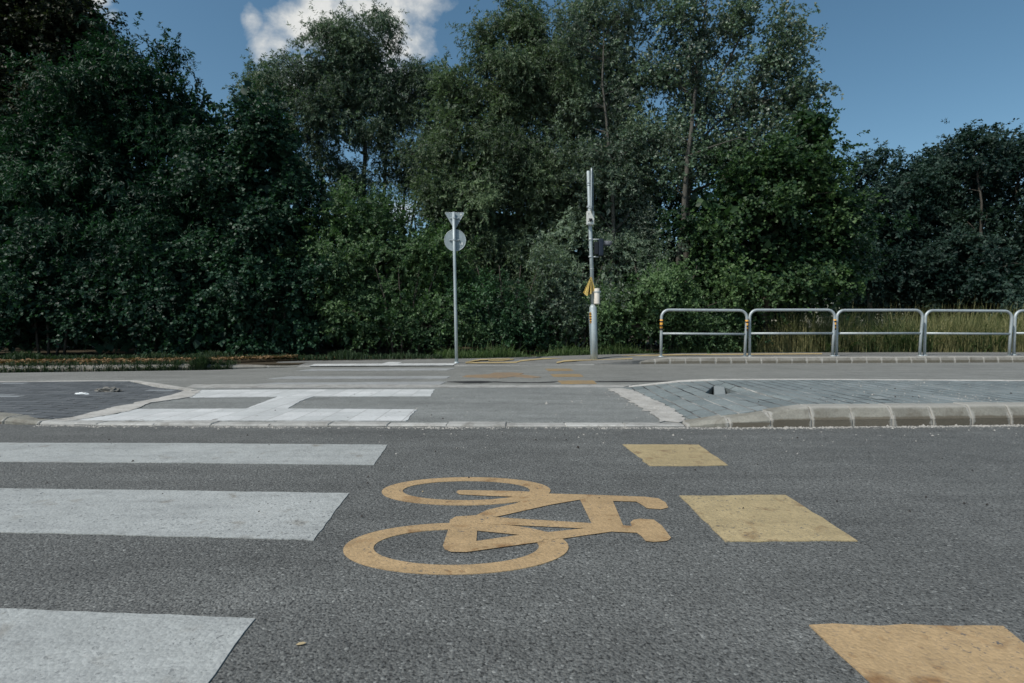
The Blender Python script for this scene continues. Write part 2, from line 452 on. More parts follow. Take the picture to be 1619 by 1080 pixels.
def tactile_mat():
    m, t, b = new_mat('white_tactile_pavers'); p = t.pos()
    br = t.add('ShaderNodeTexBrick', offset=0.0, ins={'Vector': p, 'Color1': (0, 0, 0, 1), 'Color2': (1, 1, 1, 1), 'Mortar': (.5, .5, .5, 1), 'Scale': 1.0,
               'Mortar Size': 0.004, 'Mortar Smooth': 0.3, 'Bias': 0.0, 'Brick Width': 0.20, 'Row Height': 0.20})
    r = t.add('ShaderNodeSeparateColor', ins={0: br.outputs['Color']}).outputs[0]
    c = t.mix(r, (.47, .49, .48, 1), (.58, .595, .585, 1))
    v = t.math('MULTIPLY', t.ramp(t.noise(p, 40, 4, 0.7), 0.25, 0.75, 0.86, 1.1), t.ramp(t.noise(p, 2.4, 4, 0.6), 0.3, 0.7, 0.88, 1.08))
    c = t.mix(1.0, c, t.add('ShaderNodeCombineColor', ins={0: v, 1: v, 2: v}).outputs[0], 'MULTIPLY')
    spots = t.ramp(t.noise(p, 13, 2, 0.4), 0.72, 0.76)
    c = t.mix(t.math('MULTIPLY', spots, .7), c, (.12, .11, .09, 1))
    c = t.mix(t.math('MULTIPLY', br.outputs['Fac'], .5), c, (.2, .19, .17, 1))
    vo = t.add('ShaderNodeTexVoronoi', ins={'Vector': p, 'Scale': 30.0, 'Randomness': 0.0})
    h = t.math('ADD', t.ramp(vo.outputs['Distance'], .25, .4, .5, 0.), t.math('MULTIPLY', br.outputs['Fac'], -.6))
    set_bsdf(t, b, c, 0.75, 0.35, bump=h, bump_d=0.008, bump_s=.7)
    return m


M['tactile'] = tactile_mat()

# ------------------------------------------------------------------ ground, roads, islands, pavements
def S(o): return tag(o, kind='structure')

S(sheet('ground', [Vector((-700, -300, -.12)), Vector((700, -300, -.12)), Vector((700, 900, -.12)), Vector((-700, 900, -.12))], M['soil'], skirt=0))
road = S(sheet('road', [Vector((-40, -14, 0)), Vector((40, -14, 0)), Vector((40, 6.2, 0)), Vector((-40, 6.2, 0))], M['asphalt'], skirt=.1))
far_edge = [(-900, 602), (-300, 595), (0, 590.5), (180, 588.2), (330, 586), (470, 581), (560, 580), (720, 579), (830, 578.5), (950, 577.5), (1045, 576), (1200, 575), (1619, 573.5), (2300, 571)]
fe = [G(x, y, 0.004) for x, y in far_edge]
far_road = S(sheet('far_road', [Vector((-40, 5.9, .004)), Vector((40, 5.9, .004)), Vector((40, fe[-1].y, .004))] + [p + Vector((0, .12, 0)) for p in fe[::-1]] + [Vector((-40, fe[0].y, .004))], M['asphalt_far'], skirt=.05))

# ---- the crossing through the middle of the islands, a little above the road
ZX = 0.014
crossing = S(sheet('path', [G(100, 664.5, ZX), G(320, 666, ZX), G(650, 668, ZX), G(1085, 668, ZX), G(1100, 655, ZX), G(1010, 611, ZX), G(700, 612, ZX), G(290, 613, ZX)], M['asphalt_path'], skirt=.03))


def mark(name, pts, mat, parent, z, jit=0.0016, step=0.05, label=None):
    o = sheet(name, [G(x, y, z) for x, y in pts], mat, parent, skirt=0.004, step=step, jit=jit)
    if label: o['label'] = label
    return o


zt = ZX + 0.004
# tactile paving: upper bar, slanted link, lower bar (one continuous run of white blocks)
mark('tactile_paving', [(318, 616.5), (500, 615.6), (687, 615.4), (680.5, 626.2), (498, 626.4), (476, 633), (455, 646), (658.5, 647), (642, 665.2), (117, 664.5), (185, 654.5), (216, 646.5), (388, 646), (440, 626.8), (300, 628.3)],
     M['tactile'], crossing, zt, 0.004)
# pale mortar skirts along the two island edges
mark('mortar_strip', [(292, 616), (318, 616.5), (300, 628), (238, 636), (216, 646), (185, 654), (117, 664.4), (70, 667), (90, 662), (150, 650), (215, 636), (262, 626)], M['mortar'], crossing, zt + .003, 0.012)
mark('mortar_patch', [(962, 614.5), (985, 613), (1002, 617), (1022, 627), (1048, 637), (1062, 646), (1078, 657), (1088, 665.5), (1046, 666.5), (1036, 658), (1012, 643), (992, 630), (975, 622)], M['mortar'], crossing, zt + .003, 0.016)


def strip(name, a_edge, b_edge, mat, thick, parent=None):
    """a low solid strip between two world-space edges of equal length"""
    bm = bmesh.new()
    top = [bm.verts.new(p) for p in a_edge] + [bm.verts.new(p) for p in b_edge[::-1]]
    low = [bm.verts.new(v.co - Vector((0, 0, thick))) for v in top]
    n = len(a_edge)
    for i in range(n - 1):
        bm.faces.new((top[i], top[i + 1], top[2 * n - 2 - i], top[2 * n - 1 - i]))
    for i in range(2 * n):
        j = (i + 1) % (2 * n); bm.faces.new((top[j], top[i], low[i], low[j]))
    return from_bm(name, bm, mat, parent)


def along(pts, s):
    """point at arc length s on a polyline"""
    for a, b in zip(pts, pts[1:]):
        L = (b - a).length
        if s <= L: return a.lerp(b, s / L)
        s -= L
    return pts[-1]


def length(pts): return sum((b - a).length for a, b in zip(pts, pts[1:]))


def kerb_run(name, front, hfun, depth, stone_len, mat, face_slope=0.07, low=0.04, gap=0.006, joint=None, skip=()):
    """kerb of separate stones along a front line on the road; hfun(t) is its height along the run"""
    root = S(empty(name, (0, 0, 0)))
    L = length(front); n = max(1, round(L / stone_len)); sl = L / n
    for k in range(n):
        s0, s1 = k * sl + gap / 2, (k + 1) * sl - gap / 2
        bm = bmesh.new(); rings = []
        dz = random.uniform(-.003, .004); dy = random.uniform(-.004, .003)
        sub = 8
        for i in range(sub + 1):
            s = s0 + (s1 - s0) * i / sub
            a = along(front, s); b_ = along(front, min(L, s + .05)); a0 = along(front, max(0, s - .05))
            t = (b_ - a0).normalized(); nrm = Vector((-t.y, t.x, 0))
            h = max(0.012, hfun(s / L)) + dz
            lw = min(low, h * .5)
            sl_ = face_slope * min(1, h / .1)
            prof = [(0, -.06), (0, lw), (sl_, h - .012), (sl_ + .018, h), (depth, h), (depth, -.06)]
            rings.append([bm.verts.new(a + nrm * (u + dy) + Vector((0, 0, z - a.z))) for u, z in prof])
        for ra, rb in zip(rings, rings[1:]):
            for j in range(len(ra)):
                j2 = (j + 1) % len(ra); bm.faces.new((ra[j], ra[j2], rb[j2], rb[j]))
        bm.faces.new(rings[0][::-1]); bm.faces.new(rings[-1])
        bmesh.ops.recalc_face_normals(bm, faces=bm.faces)
        es = [e for e in bm.edges if len(e.link_faces) == 2 and e.calc_face_angle(0) > 1.2]
        bmesh.ops.bevel(bm, geom=es, offset=.005, segments=1, affect='EDGES')
        bm.verts.layers.float.new('rim'); bm.verts.layers.float.new('rise')
        lay = bm.verts.layers.float['rim']; lay2 = bm.verts.layers.float['rise']
        hm = hfun((s0 + s1) / 2 / L)
        for v in bm.verts:
            u = 0.0
            e0, e1 = along(front, s0), along(front, s1)
            dd = min(abs((v.co - e0).dot((e1 - e0).normalized())), abs((v.co - e1).dot((e1 - e0).normalized())))
            v[lay] = dd
            v[lay2] = v.co.z / max(hm, .01) + (0 if hm > .085 else (.085 - hm) * 9)
        from_bm('kerb_stone', bm, mat, root)
    if joint:
        bm = bmesh.new(); box_pts = []
        ring_prev = None
        N = 60
        for i in range(N + 1):
            s = L * i / N; a = along(front, s); b_ = along(front, min(L, s + .05)); a0 = along(front, max(0, s - .05))
            t = (b_ - a0).normalized(); nrm = Vector((-t.y, t.x, 0)); h = max(0.012, hfun(s / L))
            lw = min(low, h * .5); sl_ = face_slope * min(1, h / .1)
            prof = [(.009, -.06), (.009, lw), (sl_ + .009, h - .021), (sl_ + .033, h - .008), (depth - .006, h - .008), (depth - .006, -.06)]
            ring = [bm.verts.new(a + nrm * u + Vector((0, 0, z - a.z))) for u, z in prof]
            if ring_prev:
                for j in range(len(ring)):
                    j2 = (j + 1) % len(ring); bm.faces.new((ring_prev[j], ring_prev[j2], ring[j2], ring[j]))
            ring_prev = ring
        from_bm('mortar_joint', bm, joint, root)
    return root


# ---- right island
HR = 0.137
rfront = [G(1086, 675.5), G(1150, 675.8), G(1230, 675.5), G(1350, 674.2), G(1480, 673), G(1619, 671.2), G(1900, 667), G(2500, 660)]
Lr = length(rfront)
tramp = length([G(1086, 675.5), G(1150, 675.8), G(1230, 675.5), G(1285, 675)]) / Lr


def hr(t): return 0.014 + (HR - 0.014) * min(1.0, t / tramp) ** 0.9


kerb_run('kerb', rfront, hr, 0.17, 0.295, M['kerb'], 0.036, 0.05, joint=M['mortar'])
# flush kerb line in front of the crossing
ffront = [G(62, 671.8), G(130, 672.5), G(330, 674), G(600, 675), G(850, 675.6), G(1084, 675.6)]
kerb_run('kerb', ffront, lambda t: 0.014 + 0.012 * max(0, 1 - t * 12), 0.135, 0.40, M['kerb_flush'], 0.012, 0.006, gap=.004, joint=M['mortar'])
# left island kerb
lfront = [G(-500, 664), G(-120, 667), G(0, 670), G(30, 671.5), G(60, 671.8)]
Ll = length(lfront)
kerb_run('kerb', lfront, lambda t: 0.022 + (0.055 - 0.022) * min(1.0, (1 - t) * Ll / .45), 0.15, 0.30, M['kerb'], 0.03, 0.02, joint=M['mortar'])
# back flush kerb between crossing and far road
bA = [G(x, y, ZX + .004) for x, y in ((292, 613.4), (480, 612.8), (700, 612.4), (860, 612.2), (985, 612.0))]
bB = [G(x, y, ZX + .004) for x, y in ((306, 607.5), (480, 607.8), (700, 608.2), (860, 608.4), (1000, 608.2))]
bB2 = [p + Vector((0, .05, -.008)) for p in bB]
S(strip('kerb', bA, bB, M['kerb_flush'], .1))

# ---- paving of the right island, with the sunk post hole
rp = [(984, 613.2, .018), (1006, 617, .018), (1026, 628, .018), (1050, 637.5, .018), (1064, 646.5, .018), (1080, 657, .02), (1093, 662.6, .022), (1130, 658, .052), (1180, 651.6, .088), (1232, 644.8, .112), (1285, 640.2, HR - .003),
      (1400, 638.9, HR - .003), (1619, 638.2, HR - .003), (1900, 637, HR - .003), (2500, 634, HR - .003),
      (2500, 606, HR - .003), (1900, 603.5, HR - .003), (1619, 602.6, HR - .003), (1300, 600.6, HR - .003), (1130, 600.6, HR - .006), (1080, 603, .10), (1035, 608, .055)]
holeL = [(1115, 621.0), (1127.5, 610.5), (1128.5, 610.5), (1129.4, 624.4), (1122, 623)]
holeR = [(1145.8, 612.4), (1166, 619.6), (1150.5, 622.0), (1147.2, 623.2)]
zh = 0.098
def zpav(p):
    """height of the paved ramp at a ground point (piecewise: kerb ramp to the right)"""
    return p


island = S(empty('traffic_island', (0, 0, 0)))
rpts = [G(*a) for a in rp]
hl = [G(x, y, zh) for x, y in holeL]; hrr = [G(x, y, zh) for x, y in holeR]
sheet('paving', rpts, M['paver'], island, skirt=.12, holes=(hl, hrr))
# pits under the two gaps and the loose block between them
for name, hp in (('pit', hl), ('pit', hrr)):
    bm = bmesh.new()
    mid = sum(hp, Vector()) / len(hp)
    sheet_bm(bm, [[p + (p - mid) * .25 + Vector((0, 0, -.09)) for p in hp]], 0)
    from_bm(name, bm, M['pit'], island)
b0 = [G(1129.0, 624.2, zh), G(1147.2, 622.8, zh), G(1145.6, 612.2, zh), G(1128.6, 610.8, zh)]
bm = bmesh.new()
tv = [bm.verts.new(p + Vector((0, 0, dz))) for p, dz in zip(b0, (.0, .0, .004, .004))]
lv = [bm.verts.new(p + Vector((0, 0, -.08))) for p in b0]
bm.faces.new(tv)
for i in range(4): bm.faces.new((tv[i], lv[i], lv[(i + 1) % 4], tv[(i + 1) % 4]))
bmesh.ops.recalc_face_normals(bm, faces=bm.faces)
bmesh.ops.bevel(bm, geom=[e for e in bm.edges], offset=.006, segments=1, affect='EDGES')
tag(from_bm('loose_paver', bm, M['block']), 'square pale block tilted up beside dark holes in the grey brick island', 'paving block')
# back edging of both islands
eA = [G(x, y, z) for x, y, z in ((1000, 611.5, .03), (1035, 607.8, .06), (1080, 602.8, .104), (1130, 600.4, HR), (1300, 600.3, HR), (1619, 602.2, HR), (1900, 603.2, HR), (2500, 605.5, HR))]
eB = [p + Vector((-.02, .10, 0)) for p in eA]
S(strip('kerb', eA, eB, M['mortar'], .14))

# ---- left island
HL = 0.055
lp = [(82, 661.8, .026), (112, 659.6, .022), (150, 651.2, .02), (215, 637.2, .02), (262, 627.2, .02), (290, 617.5, .024), (205, 602.8, HL * .9), (150, 602.6, HL), (0, 604.2, HL), (-500, 607, HL), (-500, 638, HL), (-120, 646, HL), (0, 651, HL - .004), (28, 654.3, .046), (60, 660.8, .034)]
island2 = S(empty('traffic_island', (0, 0, 0)))
sheet('paving', [G(*a) for a in lp], M['paver_vignette'], island2, skirt=.1)
eA = [G(x, y, z) for x, y, z in ((-500, 606.6, HL + .004), (0, 603.9, HL + .004), (150, 602.4, HL + .004), (205, 602.4, HL * .9 + .004), (250, 609, .06), (302, 617.5, .026))]
eB = [p + Vector((.03, .08, 0)) for p in eA]
S(strip('kerb', eA, eB, M['mortar'], .12))

# ---- far side: flush kerb, pavement, kerbs, verge
pA = [G(x, y, .012) for x, y in ((470, 579.6), (560, 578.8), (720, 578.2), (830, 577.4), (940, 576.6))]
pB = [p + Vector((0, .16, .006)) for p in pA]
S(strip('kerb', pA, pB, M['kerb_flush'], .1))
kfront = [G(940, 577.2), G(1000, 576.4), G(1062, 575.6), G(1200, 575.0), G(1400, 574.3), G(1619, 573.4), G(2300, 571)]
Lk = length(kfront); tk = length(kfront[:3]) / Lk
kerb_run('kerb', kfront, lambda t: .014 + .106 * min(1, t / tk), .16, .30, M['kerb_far'], .02, .05, gap=.008, joint=M['mortar'])
klf = [G(-900, 599), G(-300, 593), G(0, 589.2), G(180, 587.2), G(330, 585.2), (G(420, 582.5)), G(472, 580.2)]
Lkl = length(klf)
kerb_run('kerb', klf, lambda t: .015 + .085 * min(1, (1 - t) * Lkl / 1.6), .18, .5, M['kerb_far'], .05, .03, gap=.006, joint=M['mortar'])
pv = [(470, 579.4, .012), (560, 578.2, .014), (720, 577.4, .016), (830, 576.6, .018), (940, 575.2, .022), (1000, 570.6, .07), (1062, 565.4, .114), (1200, 564.7, .114), (1400, 563.8, .114), (1619, 562.6, .114), (2300, 559.5, .114),
      (2300, 556, .114), (1619, 556.4, .114), (1300, 557.2, .114), (1060, 558.6, .11), (940, 561, .09), (840, 564.2, .06), (740, 566.6, .045), (600, 568.6, .035), (500, 570.0, .03), (440, 572, .03), (430, 576, .02)]
pavement = S(sheet('pavement', [G(*a) for a in pv], M['asphalt_pave'], skirt=.1))
# soil verge behind everything on the far side
vL = [p + Vector((0, .15, .075)) for p in klf[:5]]
verge = S(sheet('verge', vL + [G(472, 576, .03), G(500, 570.5, .02), G(740, 567, .03), G(940, 561.5, .07), G(1300, 557.8, .1), G(2300, 556.4, .1), Vector((70, 30, .1)), Vector((70, 110, .3)), Vector((-70, 110, .3)), Vector((-70, vL[0].y, .08))], M['soil'], skirt=.2))

# ---- painted markings
zm = 0.003
zs = [[(-560, 698.5), (0, 699.8), (300, 700.6), (613, 703), (591, 734.6), (300, 731.6), (0, 729.6), (-600, 727.5)],
      [(-700, 771), (0, 772), (260, 775), (552, 779.5), (496, 853), (250, 846.5), (0, 841), (-800, 832)],
      [(-900, 950), (0, 962), (200, 968.5), (402, 977.5), (318, 1095), (250, 1190), (0, 1170), (-1000, 1140)],
      [(-1200, 1420), (0, 1480), (130, 1500), (-60, 2300), (-1500, 2200)]]
for z_ in zs: mark('zebra_stripe', z_, M['white'], road, zm)
for i, b_ in enumerate(([(984, 702.6), (1103, 702.6), (1152, 735.4), (1028, 736.2)], [(1074, 783.5), (1242, 782.2), (1356, 854), (1148, 855.6)],
           [(1281, 988), (1582, 988.5), (1790, 1150), (1455, 1152)])):
    mark('yellow_block', b_, M['yellow_pale' if i < 2 else 'yellow'], road, zm, .003)
zf = 0.008
for b_ in ([(495, 583.2), (720, 582.2), (706, 585.4), (468, 586.2)], [(455, 595.2), (712, 594.6), (706, 598.2), (424, 598.8)], [(432, 605), (706, 603.2), (696, 608), (395, 608.2)]):
    mark('zebra_stripe', b_, M['white_faded'], far_road, zf, .006)
for b_ in ([(862, 583), (902, 582.8), (907, 586.2), (867, 586.4)], [(870, 591.6), (918, 591.4), (922, 595.4), (876, 595.6)], [(881, 601.6), (938, 601.4), (943, 606.6), (888, 606.8)]):
    mark('yellow_block', b_, M['yellow_faded'], far_road, zf, .005)
mark('worn_bicycle_sign', [(730, 596), (738, 593), (772, 591.6), (782, 589.2), (806, 588.6), (830, 590), (822, 592), (838, 593.4), (856, 596), (842, 597.6), (812, 595.4), (790, 597.8), (768, 597.4)], M['yellow_ghost'], far_road, zf, .01)
mark('tar_seam', [(706, 603.8), (730, 602.4), (760, 602.2), (778, 603), (812, 604.1), (850, 604), (880, 602.8), (880, 604.2), (846, 605.2), (812, 605), (780, 604.2), (760, 605.6), (738, 605.8)], M['tar'], far_road, zf, .012)
mark('tar_seam', [(942, 602.8), (1000, 602.2), (1046, 602), (1062, 602.8), (1000, 603.8), (944, 604)], M['tar'], far_road, zf, .006)
# far pavement marks
mark('tactile_paving', [(498, 575.4), (604, 574.7), (622, 570.6), (642, 570.2), (629, 574.6), (722, 574.2), (716, 577.4), (488, 578.4)], M['tactile'], pavement, .026, .004)


def ribbon(name, pts, wpx, mat, parent, z0):
    a = [G(x, y - wpx / 2, z0 + dz) for x, y, dz in pts]; b = [G(x, y + wpx / 2, z0 + dz) for x, y, dz in pts]
    return strip(name, b, a, mat, .004, parent)


ribbon('yellow_line', [(736, 573.2, .026), (780, 573.1, .026), (816, 572.6, .026), (824, 570.2, .032), (860, 566.8, .046), (910, 564.6, .062), (960, 562.9, .082), (1060, 560.8, .108), (1300, 559, .114)], 1.6, M['cream'], pavement, .008)
ribbon('yellow_line', [(736, 573.0, .026), (748, 570.4, .034), (760, 568.4, .042), (806, 567.2, .044)], 1.5, M['cream'], pavement, .013)
ribbon('yellow_line', [(772, 569.8, .036), (796, 569.4, .036), (812, 567.6, .042)], 1.2, M['cream'], pavement, .011)
ribbon('yellow_line', [(880, 573.2, .026), (892, 570.6, .035), (915, 569, .045), (960, 567.4, .064), (1000, 566.2, .086)], 2.0, M['cream'], pavement, .009)

# ---- the painted bicycle (thick strokes traced on the road surface)
def Z2(X, Y): return 500 + X / 2.698, 720 + Y / 2.698


bic = bmesh.new()
def ring(cx, cy, rx, ry, ix, iy, z, dcx=0.0, dcy=0.0):
    N = 72
    o_ = [bic.verts.new((cx + rx * math.cos(2 * math.pi * k / N), cy + ry * math.sin(2 * math.pi * k / N), z)) for k in range(N)]
    i_ = [bic.verts.new((cx + dcx + ix * math.cos(2 * math.pi * k / N), cy + dcy + iy * math.sin(2 * math.pi * k / N), z)) for k in range(N)]
    lo = [bic.verts.new(v.co - Vector((0, 0, .004))) for v in o_]; li = [bic.verts.new(v.co - Vector((0, 0, .004))) for v in i_]
    for k in range(N):
        j = (k + 1) % N
        bic.faces.new((o_[k], o_[j], i_[j], i_[k])); bic.faces.new((lo[k], lo[j], o_[j], o_[k])); bic.faces.new((i_[k], i_[j], li[j], li[k]))


ring(-.177, 1.740, .357, .204, .263, .1435, .0024)
ring(-.195, 2.340, .360, .200, .272, .140, .0025)
polys = [
    [(597, 157), (605, 149), (640, 148), (860, 152), (960, 158), (1010, 166), (960, 180), (900, 178), (700, 171), (610, 166)],
    [(960, 160), (1000, 163), (1130, 166), (1400, 176), (1460, 183), (1490, 200), (1502, 222), (1470, 230), (1410, 225), (1385, 208), (1365, 197), (1250, 194), (1138, 188), (1000, 186), (930, 186)],
    [(1120, 178), (1262, 186), (1312, 305), (1180, 300)],
    [(930, 172), (1140, 186), (1000, 210), (762, 263), (668, 262), (730, 232), (850, 205)],
    [(570, 275), (596, 260), (690, 255), (745, 262), (900, 272), (1180, 289), (1300, 297), (1346, 301), (1340, 285), (1352, 275), (1380, 270), (1440, 274), (1475, 300), (1513, 350), (1506, 360), (1490, 365), (1440, 369), (1405, 365), (1388, 345), (1368, 330),
     (1260, 325), (1130, 343), (1050, 355), (960, 342), (980, 328), (1140, 311), (840, 297), (685, 290), (680, 330), (565, 330)],
    [(680, 294), (700, 292), (985, 326), (1060, 345), (1000, 362), (930, 346), (860, 338), (676, 320)],
    [(568, 300), (690, 270), (683, 365), (870, 338), (1000, 330), (960, 368), (800, 390), (640, 412), (575, 411), (548, 400), (540, 385)],
]
for k, pl in enumerate(polys):
    sheet_bm(bic, [[G(*Z2(X, Y), .0027 + .00012 * k) for X, Y in pl]], 0)
from_bm('bicycle_sign', bic, M['yellow'], road)

# ------------------------------------------------------------------ railings
def railing_pts(w_, h, r, lean=0.0, n=7):
    pts = [Vector((0, 0, -.03)), Vector((0, 0, h * .5)), Vector((0, 0, h - r))]
    for k in range(1, n): a = math.pi / 2 * k / n; pts.append(Vector((r - r * math.cos(a), 0, h - r + r * math.sin(a))))
    pts.append(Vector((r, 0, h))); pts.append(Vector((w_ / 2, 0, h))); pts.append(Vector((w_ - r, 0, h)))
    for k in range(1, n): a = math.pi / 2 * k / n; pts.append(Vector((w_ - r + r * math.sin(a), 0, h - r + r * math.cos(a))))
    pts += [Vector((w_, 0, h - r)), Vector((w_ - lean * .5, 0, h * .5)), Vector((w_ - lean, 0, -.03))]
    return pts


rails = [(1045, 1179, 563.6, 'left', 'grey tubular guard railing with amber and black bands on both legs'),
         (1185, 1318.5, 563.2, 'right', 'grey guard railing with faint amber bands on its right leg only'),
         (1322.5, 1457, 562.6, None, 'plain grey guard railing standing before the tall dry grass, second from the right edge of the pavement view'),
         (1461.5, 1597, 562.0, None, 'plain grey guard railing nearest the right border that shows both legs'),
         (1603, 1740, 561.4, None, 'grey guard railing cut off at the right border')]
rails[2] = rails[2][:4] + ('middle one of the five grey guard railings with no coloured bands',)
RH = .925
for i, (xa, xb, yb, bands, lab) in enumerate(rails):
    a = G(xa, yb, .114); b_ = G(xb - 2, yb - .1, .114)
    lean_ = random.gauss(0, .008)
    root = tag(empty('guard_railing', a, math.atan2(b_.y - a.y, b_.x - a.x)), lab, 'railing', 'guard railings along the far pavement')
    root.rotation_euler.x = lean_; root.rotation_euler.y = random.gauss(0, .003)
    wd = (b_ - a).length + .035
    fr = bmesh.new(); tube(fr, railing_pts(wd, RH, .15, .03 + .01 * (i % 3)), .027, 12)
    from_bm('frame', fr, M['galv'], root, True)
    cb = bmesh.new(); tube(cb, [(.022, 0, .455), (wd / 2, 0, .455), (wd - .03, 0, .455)], .022, 10)
    from_bm('crossbar', cb, M['galv'], root, True)
    legs = {'left': (0, wd), 'right': (wd,), None: ()}[bands]
    for lx in legs:
        bb = bmesh.new(); tube(bb, [(lx, 0, .52), (lx, 0, .735)], .0300, 14)
        band = from_bm('reflective_band', bb, M['amber'], root, True)
        for zc in (.54, .61, .69):
            sb = bmesh.new(); tube(sb, [(lx, 0, zc - .016), (lx, 0, zc + .016)], .0308, 14)
            from_bm('black_ring', sb, M['black'], band, True)
    for lx in (0, wd - .03):
        fb = bmesh.new(); lathe(fb, [(.055, -.02), (.055, .006), (.03, .014)], (lx, 0, 0), 14)
        from_bm('foot_plate', fb, M['galv'], root, True)

# ------------------------------------------------------------------ sign post with its two sign backs
base = G(722, 573.5, .03); Y0 = base.y
root = tag(empty('sign_post', base), 'slim grey post carrying a triangular and a round sign seen from behind', 'sign post')
top = A(717.2, 335.5, Y0) - base
bm = bmesh.new(); tube(bm, [(0, 0, -.05), top * .3, top * .65, top], [.030, .029, .028, .027], 16); from_bm('post', bm, M['pole_paint'], root, True)
bm = bmesh.new(); lathe(bm, [(.05, -.02), (.05, .012), (.034, .02)], (0, 0, 0), 16); from_bm('base_ring', bm, M['galv'], root, True)


def plate(name, outline, y0, y1, mat, parent):
    """flat plate in the XZ plane with a rolled rim"""
    bm = bmesh.new()
    f = [bm.verts.new((x, y0, z)) for x, z in outline]; k = [bm.verts.new((x, y1, z)) for x, z in outline]
    bm.faces.new(f); bm.faces.new(k[::-1])
    n = len(f)
    for i in range(n): bm.faces.new((f[i], k[i], k[(i + 1) % n], f[(i + 1) % n]))
    return from_bm(name, bm, mat, parent)


def round_poly(pts, r, n=5):
    res = []; m_ = len(pts)
    for i in range(m_):
        p0, p, p1 = Vector(pts[i - 1]), Vector(pts[i]), Vector(pts[(i + 1) % m_])
        a = p + (p0 - p).normalized() * r; b_ = p + (p1 - p).normalized() * r
        for k in range(n + 1):
            t = k / n; res.append(tuple(a.lerp(p, t).lerp(p.lerp(b_, t), t)))
    return res


def loc(px, py): v = A(px, py, Y0) - base; return v.x, v.z


tri = round_poly([loc(703, 335.5), loc(734, 335.5), loc(718.6, 362.5)], .03)
ts = plate('triangular_sign', tri, .040, .046, M['galv_dull'], root)
rim = round_poly([loc(703, 335.5), loc(734, 335.5), loc(718.6, 362.5)], .03)
bm = bmesh.new(); tube(bm, [(x, .042, z) for x, z in rim] + [(rim[0][0], .042, rim[0][1])], .006, 6, False); from_bm('rim', bm, M['galv'], ts, True)
cx, cz = loc(719.2, 379.5); rr = .2
circ = [(cx + rr * math.cos(2 * math.pi * k / 48), cz + rr * math.sin(2 * math.pi * k / 48)) for k in range(48)]
rs = plate('round_sign', circ, .040, .046, M['galv_dull'], root)
bm = bmesh.new(); tube(bm, [(x, .042, z) for x, z in circ] + [(circ[0][0], .042, circ[0][1])], .006, 6, False); from_bm('rim', bm, M['galv'], rs, True)
for par, (px, py, s) in ((ts, (728.4, 338.6, .035)), (rs, (729.7, 385, .045))):
    x, z = loc(px, py); b_ = bmesh.new(); box(b_, (x, .0375, z), (s, .003, s)); from_bm('sticker', b_, M['white_box'], par)
for par, py, wd in ((ts, 344.6, .17), (rs, 379.3, .2)):
    x, z = loc(718.2, py)
    b_ = bmesh.new(); box(b_, (x, .028, z), (wd, .02, .022), 0, .004)
    tube(b_, [(x, 0, z - .014), (x, 0, z + .014)], .0335, 14)
    for sx in (-.5, .5): tube(b_, [(x + sx * wd * .8, .017, z), (x + sx * wd * .8, -.004, z)], .009, 8)
    from_bm('clamp', b_, M['galv'], par)

# ------------------------------------------------------------------ traffic signal pole
base = G(939.5, 569.5, .05); Y0 = base.y
root = tag(empty('traffic_signal_pole', base), 'tall grey signal pole with thick foot, edge-on sign and small side lamp', 'signal pole')
def L3(px, py, dy=0.0): v = A(px, py, Y0) - base; return Vector((v.x, dy, v.z))
s1 = L3(937.6, 484); tp = L3(930.2, 270.5)
bm = bmesh.new(); tube(bm, [(0, 0, -.06), s1 * .5, s1 * .975, s1 * .99, s1 + Vector((0, 0, .03))], [.071, .071, .071, .062, .042], 22)
from_bm('foot_pole', bm, M['pole_paint'], root, True)
bm = bmesh.new(); tube(bm, [s1 + Vector((0, 0, -.02)), s1.lerp(tp, .5), tp - Vector((0, 0, .012)), tp], [.038, .036, .0345, .028], 18)
pole = from_bm('pole', bm, M['pole_paint'], root, True)
for py in (329, 425, 380, 293):
    t_ = (484 - py) / (484 - 270.5); c = s1.lerp(tp, t_); b_ = bmesh.new(); tube(b_, [c - Vector((0, 0, .008)), c + Vector((0, 0, .008))], .0405, 18); from_bm('pole_band', b_, M['galv'], pole, True)
# service cover on the left of the foot with amber stripes
cvt, cvb = L3(932.8, 493), L3(935.4, 560)
bm = bmesh.new()
for a, b_ in (((cvt - Vector((.022, 0, 0))), (cvt + Vector((.03, 0, 0)))),):
    pts = [(cvt.x - .024, cvt.z), (cvt.x + .03, cvt.z), (cvb.x + .03, cvb.z), (cvb.x - .02, cvb.z)]
cover = plate('service_cover', pts, -.05, .03, M['galv_dull'], root)
st0, st1 = L3(933.0, 494.5), L3(934.0, 511)
pts = [(st0.x - .024, st0.z), (st0.x + .026, st0.z), (st1.x + .026, st1.z), (st1.x - .024, st1.z)]
band = plate('reflective_band', pts, -.056, .034, M['amber'], root)
for k in range(4):
    c = st0.lerp(st1, .12 + .25 * k); b_ = bmesh.new(); box(b_, (c.x, -.011, c.z), (.054, .096, .018)); from_bm('black_stripe', b_, M['black'], band)
# edge-on sign on the right of the pole
sc_ = L3(936.2, 304.5); hh = .40
pl = empty('side_sign', sc_, R(79)); pl.parent = root
ol = round_poly([(-.29, -hh), (.29, -hh), (.29, hh), (-.29, hh)], .08)
me_o = plate('panel', ol, -.012, .012, M['panel'], pl)
bm = bmesh.new(); tube(bm, [(x, 0, z) for x, z in ol] + [(ol[0][0], 0, ol[0][1])], .016, 6, False); from_bm('rim', bm, M['galv'], pl, True)
for py in (289.5, 327):
    c = L3(932.5, py); b_ = bmesh.new(); box(b_, c + Vector((.02, 0, 0)), (.10, .03, .03), 0, .004); tube(b_, [c - Vector((.02, 0, .016)), c - Vector((.02, 0, -.016))], .041, 14); from_bm('clamp', b_, M['galv'], root)
